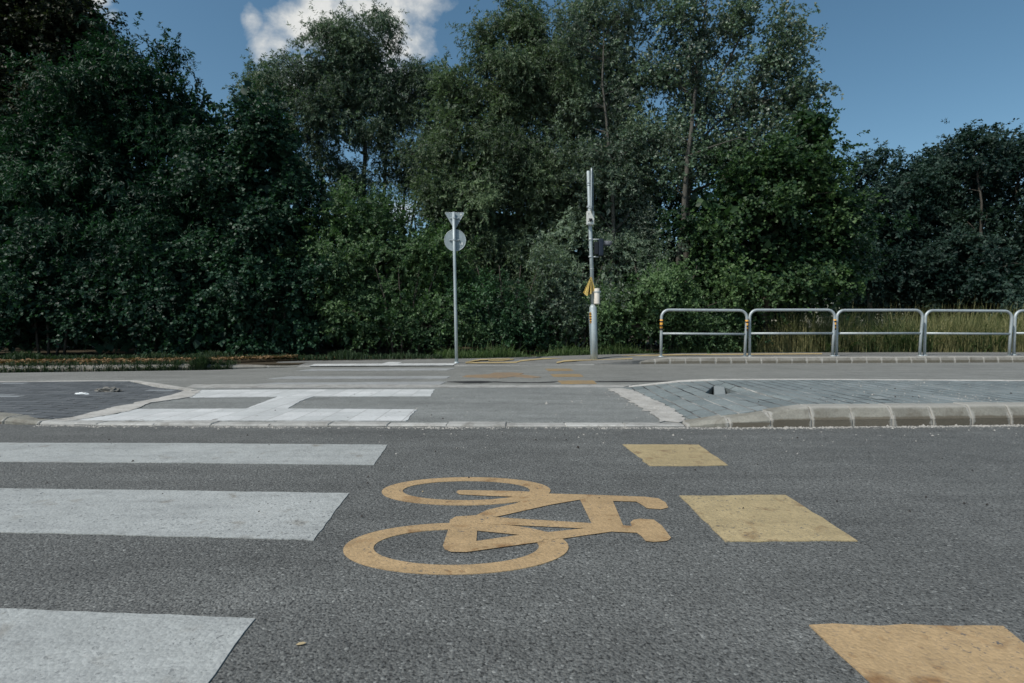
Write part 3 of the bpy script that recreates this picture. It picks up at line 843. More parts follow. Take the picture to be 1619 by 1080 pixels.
# detector box
bx = L3(932.4, 346); b_ = bmesh.new(); box(b_, bx + Vector((0, -.07, 0)), (.142, .075, .262), 0, .008); dbx = from_bm('detector_box', b_, M['white_box'], root)
b_ = bmesh.new(); box(b_, bx + Vector((0, -.115, -.022)), (.062, .03, .012), 0, .003)
lathe(b_, [(.001, -.05), (.02, -.046), (.03, -.03), (.033, 0)], bx + Vector((.002, -.113, -.024)), 16); from_bm('sensor_dome', b_, M['black'], dbx)
for px, py in ((929.6, 339.6), (934.6, 338.6)):
    c = L3(px, py); b_ = bmesh.new(); box(b_, (c.x, -.109, c.z), (.014, .006, .02)); from_bm('indicator', b_, M['galv_dull'], dbx)
for k in range(4):
    c = L3(929.2 + 2.1 * k, 351.6); b_ = bmesh.new(); box(b_, (c.x, -.109, c.z), (.017, .005, .01)); from_bm('slot', b_, M['black'], dbx)
c = L3(932.7, 355); b_ = bmesh.new(); box(b_, (c.x, -.109, c.z - .002), (.12, .006, .008)); from_bm('slot', b_, M['galv_dull'], dbx)
# small signal lamp on two arms, facing right
hd = L3(949.4, 391.8)
b_ = bmesh.new(); box(b_, hd, (.085, .20, .33), 0, .018); head = from_bm('signal_lamp', b_, M['head'], root)
b_ = bmesh.new(); box(b_, hd + Vector((-.085, 0, -.01)), (.08, .12, .24), 0, .01); from_bm('back_box', b_, M['black'], head)
for dz in (.075, -.08):
    b_ = bmesh.new(); lathe(b_, [(.07, 0), (.066, .01), (.04, .02), (.001, .024)], hd + Vector((.042, 0, dz)), 20, 'X'); from_bm('lens', b_, M['lens'], head, True)
b_ = bmesh.new()
N = 18; rings = []
for u, cut in ((.0, 0), (.07, 0), (.18, .45)):
    row = []
    for k in range(N + 1):
        a = -R(15) + R(210) * k / N
        row.append(b_.verts.new(hd + Vector((.043 + u * (1 - .08 * math.cos(a * 2)), .077 * math.cos(a), .060 + .074 * math.sin(a)))))
    rings.append(row)
for ra, rb in zip(rings, rings[1:]):
    for k in range(N): b_.faces.new((ra[k], ra[k + 1], rb[k + 1], rb[k]))
me = bpy.data.meshes.new('visor'); bmesh.ops.solidify(b_, geom=list(b_.faces), thickness=.004); b_.to_mesh(me); b_.free(); link('visor', me, M['visor'], head, True)
for py, x1 in ((378.6, 949.5), (406.2, 946.5)):
    a = L3(933.8, py); e = L3(x1, py); b_ = bmesh.new(); pts = [a, a.lerp(e, .9), e]
    if x1 > 948: pts = [a, a.lerp(e, .85), a.lerp(e, .97) + Vector((0, 0, -.01)), e + Vector((.01, 0, -.035))]
    tube(b_, pts, .011, 8); tube(b_, [a - Vector((0, 0, .015)), a + Vector((0, 0, .015))], .0415, 16); from_bm('arm', b_, M['galv'], root, True)
# beige canister strapped to the pole
c0, c1 = L3(943.0, 481.5), L3(941.6, 456.5); ax = (c1 - c0)
b_ = bmesh.new(); lathe(b_, [(.05, 0), (.062, .015), (.06, .03), (.056, .04), (.055, ax.z - .015), (.045, ax.z)], (c0.x, -.06, c0.z), 20)
can = from_bm('canister', b_, M['beige'], root, True)
b_ = bmesh.new(); zz = L3(940, 462).z
tube(b_, [(c0.x, -.06, zz - .01), (c0.x, -.06, zz + .01)], .062, 20); box(b_, (c0.x - .05, -.05, zz), (.16, .035, .016), 0, .003); box(b_, (c0.x + .066, -.06, zz), (.02, .03, .028), 0, .003)
from_bm('strap', b_, M['galv'], can)

# yellow cloth hanging on the pole
NU, NV = 26, 18
b_ = bmesh.new(); grid = []
for v in range(NV + 1):
    tv = v / NV; row = []
    for u in range(NU + 1):
        tu = u / NU
        lx = (932 - 7.2 * 0) + (-11.2 * tv) * 1.0; rx_ = 934.5 + 6.2 * tv
        px = (933 - 11.8 * tv) * (1 - tu) + rx_ * tu
        bot = 463 + 5.5 * math.sin(min(1, tu / .35) * math.pi / 2) - 11 * max(0, tu - .3)
        py = 438.6 + (bot - 438.6) * tv
        fold = .022 * math.sin(tu * 15 + .8) * tv + .012 * math.sin(tu * 34) * tv
        row.append(b_.verts.new(L3(px, py, -.062 - .05 * tv * (1 - tu) + fold)))
    grid.append(row)
for v in range(NV):
    for u in range(NU):
        f = b_.faces.new((grid[v][u], grid[v][u + 1], grid[v + 1][u + 1], grid[v + 1][u]))
        if 11 <= u <= 13 or (17 <= u <= 18 and v > 3): f.material_index = 1
me = bpy.data.meshes.new('hanging_cloth'); bmesh.ops.solidify(b_, geom=list(b_.faces), thickness=.004)
for v in b_.verts: v.co += base
b_.to_mesh(me); b_.free()
co = link('hanging_cloth', me, M['cloth'], None, True); me.materials.append(M['cloth_dark'])
tag(co, 'crumpled yellow cloth with dark stripes hanging on the signal pole', 'cloth')

# ------------------------------------------------------------------ litter
def crumple(name, c, s, mat, lab, cat, seed, sub=3):
    r_ = random.Random(seed); b_ = bmesh.new(); bmesh.ops.create_icosphere(b_, subdivisions=sub, radius=1)
    for v in b_.verts:
        k = 1 + r_.uniform(-.28, .28); v.co = Vector((v.co.x * s[0] * k, v.co.y * s[1] * k, max(0.0, v.co.z * s[2] * k + s[2] * .35)))
    o = from_bm(name, b_, mat); o.location = c; tag(o, lab, cat); return o


crumple('crumpled_paper', G(129, 624.2, .042), (.062, .03, .016), M['paper'], 'crumpled white paper lying on the dark paved island', 'litter', 2)
crumple('grey_rag', G(172, 619.5, .038), (.11, .06, .035), M['rag'], 'grey brown rag heap beside the white paper on the dark island', 'rag', 4)
b_ = bmesh.new(); sheet_bm(b_, [[G(x, y, HR + .004) for x, y in ((1374, 627.2), (1392, 626.6), (1398, 629), (1406, 630.2), (1386, 630.6))]], .004)
tag(from_bm('flat_paper', b_, M['block']), 'flat pale scrap lying on the blue grey island bricks', 'litter')
M['dry_leaf'] = plain_mat('dry_leaf', (0.42, 0.34, 0.2), 0.8, .2)
for px, py, s, a_, lab in ((476, 1018, .011, .3, 'pale dry leaf on the asphalt right of the nearest white stripe'), (668, 777, .008, 2., 'tiny dry leaf above the far wheel of the painted bicycle')):
    c = G(px, py, .003); b_ = bmesh.new()
    pts = [(-1, 0, 0), (-.4, .45, .12), (.4, .4, .15), (1, 0, .05), (.4, -.45, .1), (-.4, -.4, .08)]
    vs = [b_.verts.new(c + Matrix.Rotation(a_, 3, 'Z') @ (Vector(p) * s)) for p in pts]; b_.faces.new(vs)
    tag(from_bm('fallen_leaf', b_, M['dry_leaf']), lab, 'leaf', 'dry leaves on the road')

# ------------------------------------------------------------------ foliage
def unit(v): return v / np.maximum(np.linalg.norm(v, axis=-1, keepdims=True), 1e-9)


def leaf_mesh(name, pos, axis, nrm, L, W, tone, mat, parent=None, fold=.16, curl=.12):
    n = len(pos)
    side = unit(np.cross(nrm, axis)); nn = np.cross(axis, side)
    L = L[:, None]; W = W[:, None]
    v0 = pos; m_ = pos + axis * L * .42
    v1 = m_ + side * W * .5 + nn * W * fold; v3 = m_ - side * W * .5 + nn * W * fold
    v2 = pos + axis * L - nn * L * curl
    co = np.stack([v0, v1, v2, v3], 1).reshape(-1, 3).astype(np.float32)
    idx = np.arange(n, dtype=np.int32)[:, None] * 4
    tri = np.concatenate([idx + [0, 2, 1], idx + [0, 3, 2]], 1).reshape(-1).astype(np.int32)
    me = bpy.data.meshes.new(name)
    me.vertices.add(4 * n); me.vertices.foreach_set('co', co.ravel())
    me.loops.add(6 * n); me.loops.foreach_set('vertex_index', tri)
    me.polygons.add(2 * n); me.polygons.foreach_set('loop_start', np.arange(0, 6 * n, 3, dtype=np.int32))
    me.update(calc_edges=True)
    at = me.attributes.new('tone', 'FLOAT', 'POINT'); at.data.foreach_set('value', np.repeat(tone, 4).astype(np.float32))
    return link(name, me, mat, parent)


LEAF = {
    # L, W, leaves/twig, twig length, droop, spread of leaf from twig, twigs per clump, clump radius
    'maple': dict(L=.074, W=.070, per=12, tl=.32, droop=.10, up=.7, tw=12, cr=.22, dens=15, core=150, fold=.1),
    'ash': dict(L=.105, W=.034, per=14, tl=.34, droop=.18, up=.6, tw=12, cr=.23, dens=20, core=150, fold=.12),
    'willow': dict(L=.095, W=.026, per=17, tl=.36, droop=.34, up=.45, tw=14, cr=.22, dens=23, core=60, fold=.1),
    'silver': dict(L=.080, W=.030, per=15, tl=.36, droop=.10, up=.45, tw=13, cr=.22, dens=20, core=120, fold=.1),
    'poplar': dict(L=.066, W=.058, per=12, tl=.34, droop=.18, up=.4, tw=12, cr=.22, dens=21, core=0, fold=.1),
    'shrub': dict(L=.072, W=.036, per=14, tl=.32, droop=.0, up=.55, tw=13, cr=.22, dens=20, core=120, fold=.12),
    'far': dict(L=.14, W=.08, per=12, tl=.50, droop=.08, up=.5, tw=12, cr=.36, dens=10, core=60, fold=.12),
}
BOUGH = 2.1


def crown(name, blobs, kind, mat, parent, seed, dscale=1.0, tone_shift=0.0, zmin=.12, thick=1.0):
    """leaves on twigs, twigs gathered in clumps, clumps spread through the blobs (px, py, rx, ry, Y)"""
    p = LEAF[kind]; r = np.random.default_rng(seed)
    P, AX, NR, TN, CP, CT = [], [], [], [], [], []
    centres = []
    for (px, py, rx, ry, Y) in blobs:
        c = np.array(A(px, py, Y)); ax = rx * Y / F; az = ry * Y / F; ay = min(max(ax, az) * .85, 1.7) * thick
        area = math.pi * ax * az
        nb = max(4, int(BOUGH * area)); per_b = max(2, int(p['dens'] * dscale * area / nb))
        db = unit(r.normal(size=(nb, 3)))
        ph = r.uniform(0, 6.28, 3)
        lump = 1 + .16 * np.sin(db[:, 0] * 4.5 + ph[0]) * np.sin(db[:, 2] * 5 + ph[1]) + .10 * np.sin(db[:, 0] * 9 + db[:, 2] * 8 + ph[2])
        f = r.uniform(0.08, 1, nb) ** (1 / 2.4) * lump
        bc = c + db * f[:, None] * np.array([ax, ay, az]) * .95
        bt = np.clip(r.normal(.45, .27, nb) + tone_shift, 0, 1)
        bs = min(.33, .5 * min(ax, az)) * r.uniform(.75, 1.25, nb)
        cnt = np.maximum(2, (per_b * r.uniform(.6, 1.4, nb)).astype(int)); ib = np.repeat(np.arange(nb), cnt)
        d = db[ib]
        cc = bc[ib] + r.normal(size=(len(ib), 3)) * bs[ib][:, None] * np.array([.72, .72, .42]) + d * (r.uniform(-.9, .5, len(ib)) * bs[ib])[:, None] - np.array([0, 0, p['droop'] * .3]) * r.random(len(ib))[:, None]
        ctone = bt[ib] + r.normal(0, .08, len(ib))
        ok = (cc[:, 2] > zmin) & ((d[:, 1] < .35) | (r.random(len(ib)) < .5))
        cc = cc[ok]; d = d[ok]; ctone = ctone[ok]
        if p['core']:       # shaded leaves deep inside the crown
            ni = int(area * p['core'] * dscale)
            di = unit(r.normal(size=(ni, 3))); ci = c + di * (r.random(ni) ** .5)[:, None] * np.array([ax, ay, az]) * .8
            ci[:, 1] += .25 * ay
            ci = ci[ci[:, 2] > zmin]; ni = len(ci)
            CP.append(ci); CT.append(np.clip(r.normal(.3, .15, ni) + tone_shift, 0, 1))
        centres.append(cc)
        k = p['tw']; n = len(cc)
        big = r.uniform(.7, 1.3, n)
        o = np.repeat(cc, k, 0) + r.normal(size=(n * k, 3)) * (p['cr'] * np.repeat(big, k))[:, None] * np.array([1, 1, .8]) * .75
        td = unit(np.repeat(d, k, 0) * .55 + r.normal(size=(n * k, 3)) * .7 + np.array([0, 0, .35 - p['droop'] * 1.5]))
        tl = p['tl'] * r.uniform(.5, 1.3, n * k)
        ct = np.clip(np.repeat(ctone, k), 0, 1)
        m_ = p['per']
        s = np.tile(np.linspace(.08, 1, m_), n * k) + r.uniform(-.04, .04, n * k * m_)
        tlr = np.repeat(tl, m_); tdr = np.repeat(td, m_, 0)
        bend = np.zeros_like(tdr); bend[:, 2] = -(s ** 2) * tlr * (.18 + p['droop'] * .75)
        pos = np.repeat(o, m_, 0) + tdr * (s * tlr)[:, None] + bend
        rad = r.normal(size=pos.shape); rad -= tdr * (rad * tdr).sum(1, keepdims=True); rad = unit(rad)
        axd = unit(tdr * .55 + rad * .8 + np.array([0, 0, -.15 - p['droop']]))
        nr = unit(np.array([0, 0, 1.0]) * p['up'] + r.normal(size=pos.shape) * .42 + np.repeat(np.repeat(d, k, 0), m_, 0) * .55)
        tone = np.clip(np.repeat(ct, m_) + r.normal(0, .2, len(pos)), 0, 1)
        keep = pos[:, 2] > .03
        P.append(pos[keep]); AX.append(axd[keep]); NR.append(nr[keep]); TN.append(tone[keep])
    P, AX, NR, TN = (np.concatenate(x) for x in (P, AX, NR, TN))
    n = len(P); sz = r.uniform(.65, 1.25, n)
    if CP:
        ci = np.concatenate(CP); m_ = len(ci)
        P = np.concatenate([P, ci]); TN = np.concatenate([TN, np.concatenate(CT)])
        AX = np.concatenate([AX, unit(r.normal(size=(m_, 3)) + np.array([0, 0, -.4]))])
        NR = np.concatenate([NR, unit(r.normal(size=(m_, 3)) * .6 + np.array([0, -.3, .6]))])
        sz = np.concatenate([sz, r.uniform(1.5, 2.1, m_) * (.11 / p['L'])]); n = len(P)
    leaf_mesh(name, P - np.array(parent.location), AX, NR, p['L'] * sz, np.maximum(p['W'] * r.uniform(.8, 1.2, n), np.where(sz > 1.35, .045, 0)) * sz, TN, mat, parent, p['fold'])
    return np.concatenate(centres), n


def wood(name, mat, parent, stems, centres, seed, nl=40, rl=.018):
    """stems: lists of (point, radius); limbs run from the stems to clump centres"""
    r = random.Random(seed); bm = bmesh.new(); off = Vector(parent.location)
    nodes = []
    for st in stems:
        pts = [Vector(a) for a, _ in st]; rd = [b_ for _, b_ in st]
        fp, fr = [], []
        for i in range(len(pts) - 1):
            for k in range(4):
                t = k / 4; j = Vector((r.gauss(0, 1), r.gauss(0, 1), 0)) * rd[i] * .25
                fp.append(pts[i].lerp(pts[i + 1], t) + j - off); fr.append(rd[i] + (rd[i + 1] - rd[i]) * t)
        fp.append(pts[-1] - off); fr.append(rd[-1])
        tube(bm, fp, fr, 9)
        nodes += list(zip(fp[2:], fr[2:]))
    idx = list(range(len(centres))); r.shuffle(idx)
    for i in idx[:nl]:
        e = Vector(centres[i]) - off
        best = min(nodes, key=lambda n_: (n_[0] - e).length + max(0, n_[0].z - e.z + .3) * 1.5)
        a, ra = best; d = e - a
        if d.length < .3: continue
        r0 = min(ra * .6, rl * (.7 + d.length * .35)); up = Vector((0, 0, d.length * .12))
        pts = [a, a + d * .35 + up * .5 + Vector((r.gauss(0, .04), r.gauss(0, .04), 0)), a + d * .7 + up + Vector((r.gauss(0, .06), r.gauss(0, .06), 0)), e]
        tube(bm, pts, [r0, r0 * .75, r0 * .5, r0 * .2], 6)
    return from_bm(name, bm, mat, parent, True)


M['bark'] = bark_mat('dark_bark', (.045, .04, .032), (.10, .09, .075))
M['bark_pale'] = bark_mat('pale_bark', (.06, .06, .05), (.125, .12, .105))
M['l_brown'] = leaf_mat('brownish_leaves', (.012, .022, .012), (.046, .052, .026), trans=.2, rough=.6, spec=.2)  # brownish by nature, albedo lowered further for the vignette at the far left
M['l_ash'] = leaf_mat('deep_green_leaves', (.008, .030, .020), (.037, .095, .050), trans=.25, rough=.5, spec=.25)  # deep green, with part of the left-side vignette put into the albedo
M['l_maple_vignette'] = leaf_mat('vignetted_maple_leaves', (.009, .030, .021), (.042, .099, .055), trans=.25, rough=.5, spec=.25)  # maple green darkened so the colour holds the left-side vignette falloff
M['l_willow'] = leaf_mat('grey_green_willow_leaves', (.024, .050, .036), (.150, .222, .138), (.13, .165, .13), trans=.26, spec=.3)
M['l_silver'] = leaf_mat('silvery_leaves', (.030, .058, .042), (.195, .270, .180), (.19, .23, .185), trans=.26, spec=.35)
M['l_olive'] = leaf_mat('olive_willow_leaves', (.027, .050, .030), (.168, .240, .126), (.13, .165, .115), trans=.28, spec=.28)
M['l_poplar'] = leaf_mat('poplar_leaves', (.018, .042, .028), (.130, .205, .128), (.16, .20, .16), trans=.22, rough=.42, spec=.4)
M['l_maple'] = leaf_mat('green_maple_leaves', (.015, .042, .021), (.106, .180, .064), trans=.28, spec=.25)
M['l_shrub'] = leaf_mat('shrub_leaves', (.020, .052, .026), (.138, .226, .098), trans=.28, spec=.28)
M['l_low'] = leaf_mat('undergrowth_leaves', (.010, .034, .022), (.064, .134, .064), trans=.28, spec=.25)
M['l_far'] = leaf_mat('distant_leaves', (.010, .028, .023), (.046, .082, .062), trans=.25, spec=.2)
TOTAL = 0


def tree(name, label, cat, group, basepx, baseY, stems, blobs, kind, leaf, bark, seed, dscale=1.0, nl=40, tone=0.0, crown_name='crown', stem_name='trunk', thick=1.0):
    """stems: list of lists of (px, py, Y, radius) from the ground up"""
    global TOTAL
    x = A(basepx, HOR, baseY).x
    root = tag(empty(name, (x, baseY, .08)), label, cat, group)
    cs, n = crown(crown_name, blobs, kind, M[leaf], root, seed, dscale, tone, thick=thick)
    TOTAL += n
    sts = []
    for st in stems:
        s_ = [(Vector((A(st[0][0], HOR, st[0][2]).x, st[0][2], .0)), st[0][3])]
        s_ += [(A(px, py, Y), rd) for px, py, Y, rd in st[1:]]
        sts.append(s_)
    wood(stem_name, M[bark], root, sts, cs, seed, nl)
    return root


GT = 'trees behind the far pavement'
def B(Y, *l): return [(*a, Y + (a2 if False else 0)) for a in l for a2 in (0,)]


# 1 brownish giant at the far left
tree('broadleaf_tree', 'tall brownish dark tree rising past the top left corner', 'tree', GT, -40, 14.6,
     [[(-40, 0, 14.6, .26), (-30, 350, 14.6, .2), (-20, 120, 14.6, .14), (10, -60, 14.6, .06)]],
     B(14.4, (40, 40, 95, 90), (-60, 80, 120, 160), (110, 90, 52, 70), (0, -60, 130, 90), (30, 190, 100, 90), (-150, 200, 110, 200), (124, 40, 34, 60), (95, 130, 75, 70), (150, 95, 34, 42), (30, 290, 90, 90)), 'maple', 'l_brown', 'bark', 101, 1.15, 40)
# 2 ash
tree('ash_tree', 'deep green leafy tree with feathery top left of the blue sky gap', 'tree', GT, 245, 13.6,
     [[(248, 0, 13.6, .12), (244, 430, 13.6, .10), (232, 320, 13.6, .08), (250, 180, 13.6, .05), (255, 110, 13.6, .02)], [(252, 0, 13.7, .08), (256, 400, 13.7, .06), (300, 250, 13.7, .04), (320, 160, 13.7, .02)]],
     B(13.4, (245, 170, 72, 84), (180, 190, 80, 105), (305, 185, 50, 66), (345, 225, 42, 68), (215, 300, 130, 90), (120, 260, 90, 110), (300, 330, 85, 80), (190, 125, 50, 58), (255, 105, 32, 30), (130, 180, 60, 70), (80, 240, 80, 80), (60, 330, 90, 110), (180, 400, 120, 70)), 'ash', 'l_ash', 'bark', 102, 1.1, 60)
# 3 dark maple bushes at the lower left
tree('maple_tree', 'dark lobed-leaf tree between the feathery tree and the willow', 'tree', GT, 400, 13.2,
     [[(400, 0, 13.2, .09), (398, 400, 13.2, .07), (400, 250, 13.2, .05), (405, 150, 13.2, .015)]],
     B(13.1, (400, 185, 36, 62), (420, 240, 55, 80), (385, 300, 70, 80), (430, 360, 80, 80), (375, 420, 80, 90), (450, 450, 70, 80), (330, 440, 60, 60)), 'maple', 'l_maple_vignette', 'bark', 103, 1.1, 40)
# 4 willow with visible stems
tree('willow_tree', 'round-topped willow under the white cloud with bare stems showing below', 'willow', GT, 590, 16.4,
     [[(575, 0, 16.4, .11), (572, 330, 16.4, .075), (578, 230, 16.4, .06), (560, 140, 16.4, .03), (550, 80, 16.4, .012)],
      [(600, 0, 16.3, .08), (604, 330, 16.3, .055), (612, 220, 16.3, .04), (640, 130, 16.3, .02)],
      [(640, 0, 16.5, .07), (634, 360, 16.5, .045), (642, 290, 16.5, .035), (690, 160, 16.5, .015)],
      [(628, 0, 16.4, .05), (652, 340, 16.4, .035), (668, 260, 16.4, .025), (680, 150, 16.4, .012)],
      [(520, 0, 16.5, .09), (515, 340, 16.5, .07), (500, 200, 16.5, .04), (450, 120, 16.5, .015)]],
     B(16.2, (545, 105, 60, 72), (590, 100, 62, 66), (490, 120, 55, 58), (430, 145, 42, 52), (425, 105, 26, 22), (640, 140, 40, 52), (690, 130, 40, 58), (460, 200, 62, 60), (540, 190, 75, 55), (620, 185, 55, 42), (690, 190, 45, 40), (470, 275, 45, 55), (520, 270, 34, 50), (565, 285, 24, 40), (640, 245, 34, 36), (612, 262, 36, 34), (655, 290, 30, 34), (585, 330, 34, 26), (690, 240, 40, 40)),
     'willow', 'l_willow', 'bark', 104, 1.0, 90)
# 5 olive willow bush, centre
tree('willow_tree', 'pale olive bushy willow behind the triangular sign', 'willow', GT, 715, 14.6,
     [[(715, 0, 14.6, .09), (712, 380, 14.6, .06), (705, 240, 14.6, .04), (712, 150, 14.6, .015)]],
     B(14.3, (715, 185, 38, 70), (740, 165, 35, 50), (700, 250, 52, 62), (750, 260, 60, 80), (690, 320, 40, 50), (740, 340, 66, 70), (770, 410, 70, 70), (720, 130, 22, 30)), 'silver', 'l_olive', 'bark', 105, 1.15, 40, .1)
# 6 tall willow left of the signal pole
tree('willow_tree', 'tall narrow willow with a pointed top left of the signal pole', 'willow', GT, 820, 14.9,
     [[(825, 0, 14.9, .13), (822, 350, 14.9, .1), (815, 180, 14.9, .06), (805, 50, 14.9, .03), (812, -20, 14.9, .01)]],
     B(14.7, (808, 40, 36, 56), (780, 75, 28, 46), (845, 70, 36, 50), (800, 125, 56, 60), (850, 140, 60, 70), (795, 210, 62, 70), (860, 230, 70, 80), (830, 310, 90, 80), (810, 400, 80, 80), (880, 400, 80, 90), (812, -6, 18, 28)), 'willow', 'l_olive', 'bark', 106, 1.15, 60)
# 7 second tall willow behind the signal pole
tree('willow_tree', 'tall grey green willow directly behind the signal pole with a thin pale stem', 'willow', GT, 970, 14.3,
     [[(968, 0, 14.2, .08), (968, 300, 13.7, .04), (961, 210, 13.5, .028), (952, 130, 13.6, .022), (955, 60, 13.9, .015)]],
     B(14.4, (935, 30, 46, 46), (905, 60, 40, 58), (975, 60, 42, 60), (930, 130, 72, 66), (990, 150, 48, 70), (920, 220, 80, 70), (990, 250, 60, 80), (950, 320, 90, 80), (920, 410, 80, 80), (1000, 400, 70, 80), (990, 110, 40, 50), (940, -20, 40, 30)), 'silver', 'l_silver', 'bark_pale', 107, 1.1, 60, -.12)
# 8 poplar
tree('poplar_tree', 'tall airy poplar with visible limbs above the first railing', 'poplar', GT, 1085, 14.2,
     [[(1078, 0, 14.0, .13), (1072, 430, 13.7, .085), (1085, 270, 13.42, .055), (1096, 180, 13.6, .04), (1105, 80, 14.2, .04), (1120, -10, 14.2, .02)],
      [(1080, 0, 14.3, .04), (1090, 220, 14.2, .045), (1135, 130, 14.2, .035), (1170, 60, 14.2, .025), (1190, -20, 14.2, .012)],
      [(1080, 0, 14.3, .04), (1094, 190, 14.2, .045), (1110, 90, 14.2, .03), (1118, 20, 14.2, .02), (1090, -30, 14.2, .012)],
      [(1080, 0, 14.3, .04), (1088, 240, 14.2, .04), (1160, 170, 14.2, .03), (1215, 90, 14.2, .02), (1245, 10, 14.2, .01)]],
     B(14.2, (1050, 20, 38, 40), (1090, 30, 34, 46), (1075, 90, 40, 42), (1145, 10, 36, 42), (1150, 75, 34, 46), (1185, 30, 30, 40), (1240, 10, 30, 34), (1225, 60, 34, 38), (1200, 110, 36, 42), (1235, 120, 22, 26), (1150, 150, 46, 36), (1090, 160, 48, 40), (1045, 130, 32, 40), (1215, 165, 36, 34), (1110, 220, 55, 38), (1050, 210, 40, 44), (1170, 205, 40, 34), (1245, 175, 26, 36), (1060, 290, 60, 50), (1262, 150, 24, 40), (1275, 120, 12, 24), (1205, 225, 50, 40), (1150, 265, 60, 44), (1255, 225, 34, 40)),
     'poplar', 'l_poplar', 'bark_pale', 108, 1.0, 110, .1)
# 9 maple right
tree('maple_tree', 'broad green maple at the right end of the tree line', 'maple', GT, 1215, 13.4,
     [[(1215, 0, 13.4, .14), (1212, 420, 13.4, .11), (1220, 320, 13.4, .08), (1242, 250, 13.4, .02)], [(1216, 0, 13.5, .06), (1200, 380, 13.5, .05), (1140, 270, 13.5, .02)]],
     B(13.3, (1275, 195, 26, 34), (1292, 228, 24, 44), (1240, 262, 56, 50), (1190, 300, 60, 50), (1290, 290, 48, 52), (1220, 330, 90, 70), (1320, 340, 46, 56), (1150, 350, 80, 70), (1300, 410, 66, 56), (1220, 420, 80, 70), (1140, 440, 70, 60), (1340, 425, 30, 40), (1270, 452, 80, 28), (1296, 195, 14, 20)), 'maple', 'l_maple', 'bark', 109, 1.15, 60, -.16)
# 10 shrubs in front
GS = 'shrubs along the far pavement'
sh = [('rounded leafy shrub with small pale leaves left of the sign post', 590, 13.2, [(560, 380, 72, 66), (620, 400, 70, 70), (510, 420, 50, 66), (590, 330, 40, 34), (530, 340, 36, 40), (655, 440, 55, 66), (580, 470, 70, 60), (690, 400, 36, 50)], 'l_shrub', 1.15, .1, 'shrub'),
      ('low spreading shrub at the foot of the sign post', 640, 12.7, [(620, 505, 70, 42), (690, 490, 48, 48), (550, 515, 60, 40), (720, 520, 40, 30)], 'l_shrub', 1.1, .0, 'shrub'),
      ('pale leaved shrub in front of the trees right of the signal pole', 1050, 12.9, [(1060, 465, 56, 40), (1010, 480, 46, 44), (1100, 500, 60, 40), (1040, 515, 60, 34), (960, 500, 40, 40), (1150, 505, 50, 40)], 'l_shrub', 1.1, .05, 'shrub'),
      ('silvery shrub behind the yellow cloth', 900, 13.1, [(885, 455, 50, 46), (925, 480, 44, 40), (850, 490, 46, 40), (900, 520, 50, 30), (960, 460, 28, 30)], 'l_silver', 1.1, .0, 'shrub'),
      ('green bramble with upright shoots between sign post and signal pole', 800, 12.8, [(800, 515, 62, 34), (760, 500, 40, 40), (840, 520, 40, 30), (800, 478, 20, 24), (770, 470, 12, 20)], 'l_low', 1.2, .2, 'shrub'),
      ('dark lobed-leaf bush below the feathery tree, near the left border', 80, 12.6, [(60, 430, 100, 80), (20, 510, 90, 54), (120, 500, 90, 56), (-60, 450, 80, 90), (-140, 500, 90, 60)], 'l_maple_vignette', 1.1, -.05, 'maple'),
      ('dark lobed-leaf bush above the leaf litter, mid left', 250, 12.5, [(210, 470, 80, 60), (280, 490, 80, 56), (180, 525, 80, 34), (320, 530, 80, 30), (260, 420, 70, 50)], 'l_maple_vignette', 1.1, .0, 'maple'),
      ('mid green lobed-leaf bush left of the rounded shrub', 420, 12.7, [(400, 440, 60, 60), (450, 470, 50, 60), (390, 510, 70, 46), (460, 525, 60, 34)], 'l_maple_vignette', 1.1, .25, 'maple'),
      ('dark bush under the maple behind the right leg of the first railing', 1150, 13.7, [(1160, 505, 46, 40), (1120, 490, 50, 50)], 'l_low', 1.0, -.1, 'shrub')]
for k, (lab, bpx, Y, bl, leaf, ds, tn, kd) in enumerate(sh):
    st = [[(bpx + dx, 0, Y, .03), (bpx + dx * 1.6, 480, Y - .1, .02), (bpx + dx * 2.6, 420, Y, .008)] for dx in (-18, -4, 9, 20)]
    tree('shrub', lab, 'shrub', GS, bpx, Y, st, B(Y, *bl), kd, leaf, 'bark', 200 + k, ds, 40, tn, 'foliage', 'stem', .7)
# 11 dense thicket behind, each bush its own
GB = 'dark bushes behind the first tree row'
tk_ = [(-120, 'dark bush far back at the left border'), (40, 'dark bush far back behind the leftmost lobed bush'), (190, 'dark bush far back behind the feathery tree'), (330, 'dark bush far back between feathery tree and dark maple'),
       (560, 'dark bush far back behind the rounded shrub'), (655, 'dark bush far back just left of the sign post'), (470, 'dark bush far back below the left edge of the round willow'), (760, 'dark bush far back right of the sign post'), (890, 'dark bush far back left of the signal pole'), (1030, 'dark bush far back below the poplar'), (1160, 'dark bush far back behind the maple')]
for k, (px, lab) in enumerate(tk_):
    tp_ = 240 if px < 420 or px > 740 else 385
    h_ = (540 - tp_) / 2
    tree('bush', lab, 'bush', GB, px, 18.0, [[(px, 0, 18, .08), (px + 5, 420, 18, .05), (px, 340, 18, .02)]],
         [(px, 540 - h_, 100, h_, 18.0), (px - 50, 500, 70, 60, 17.6), (px + 50, 490, 70, 70, 17.8)], 'far', 'l_low', 'bark', 300 + k, 1.0, 20, -.2, 'foliage', 'stem')
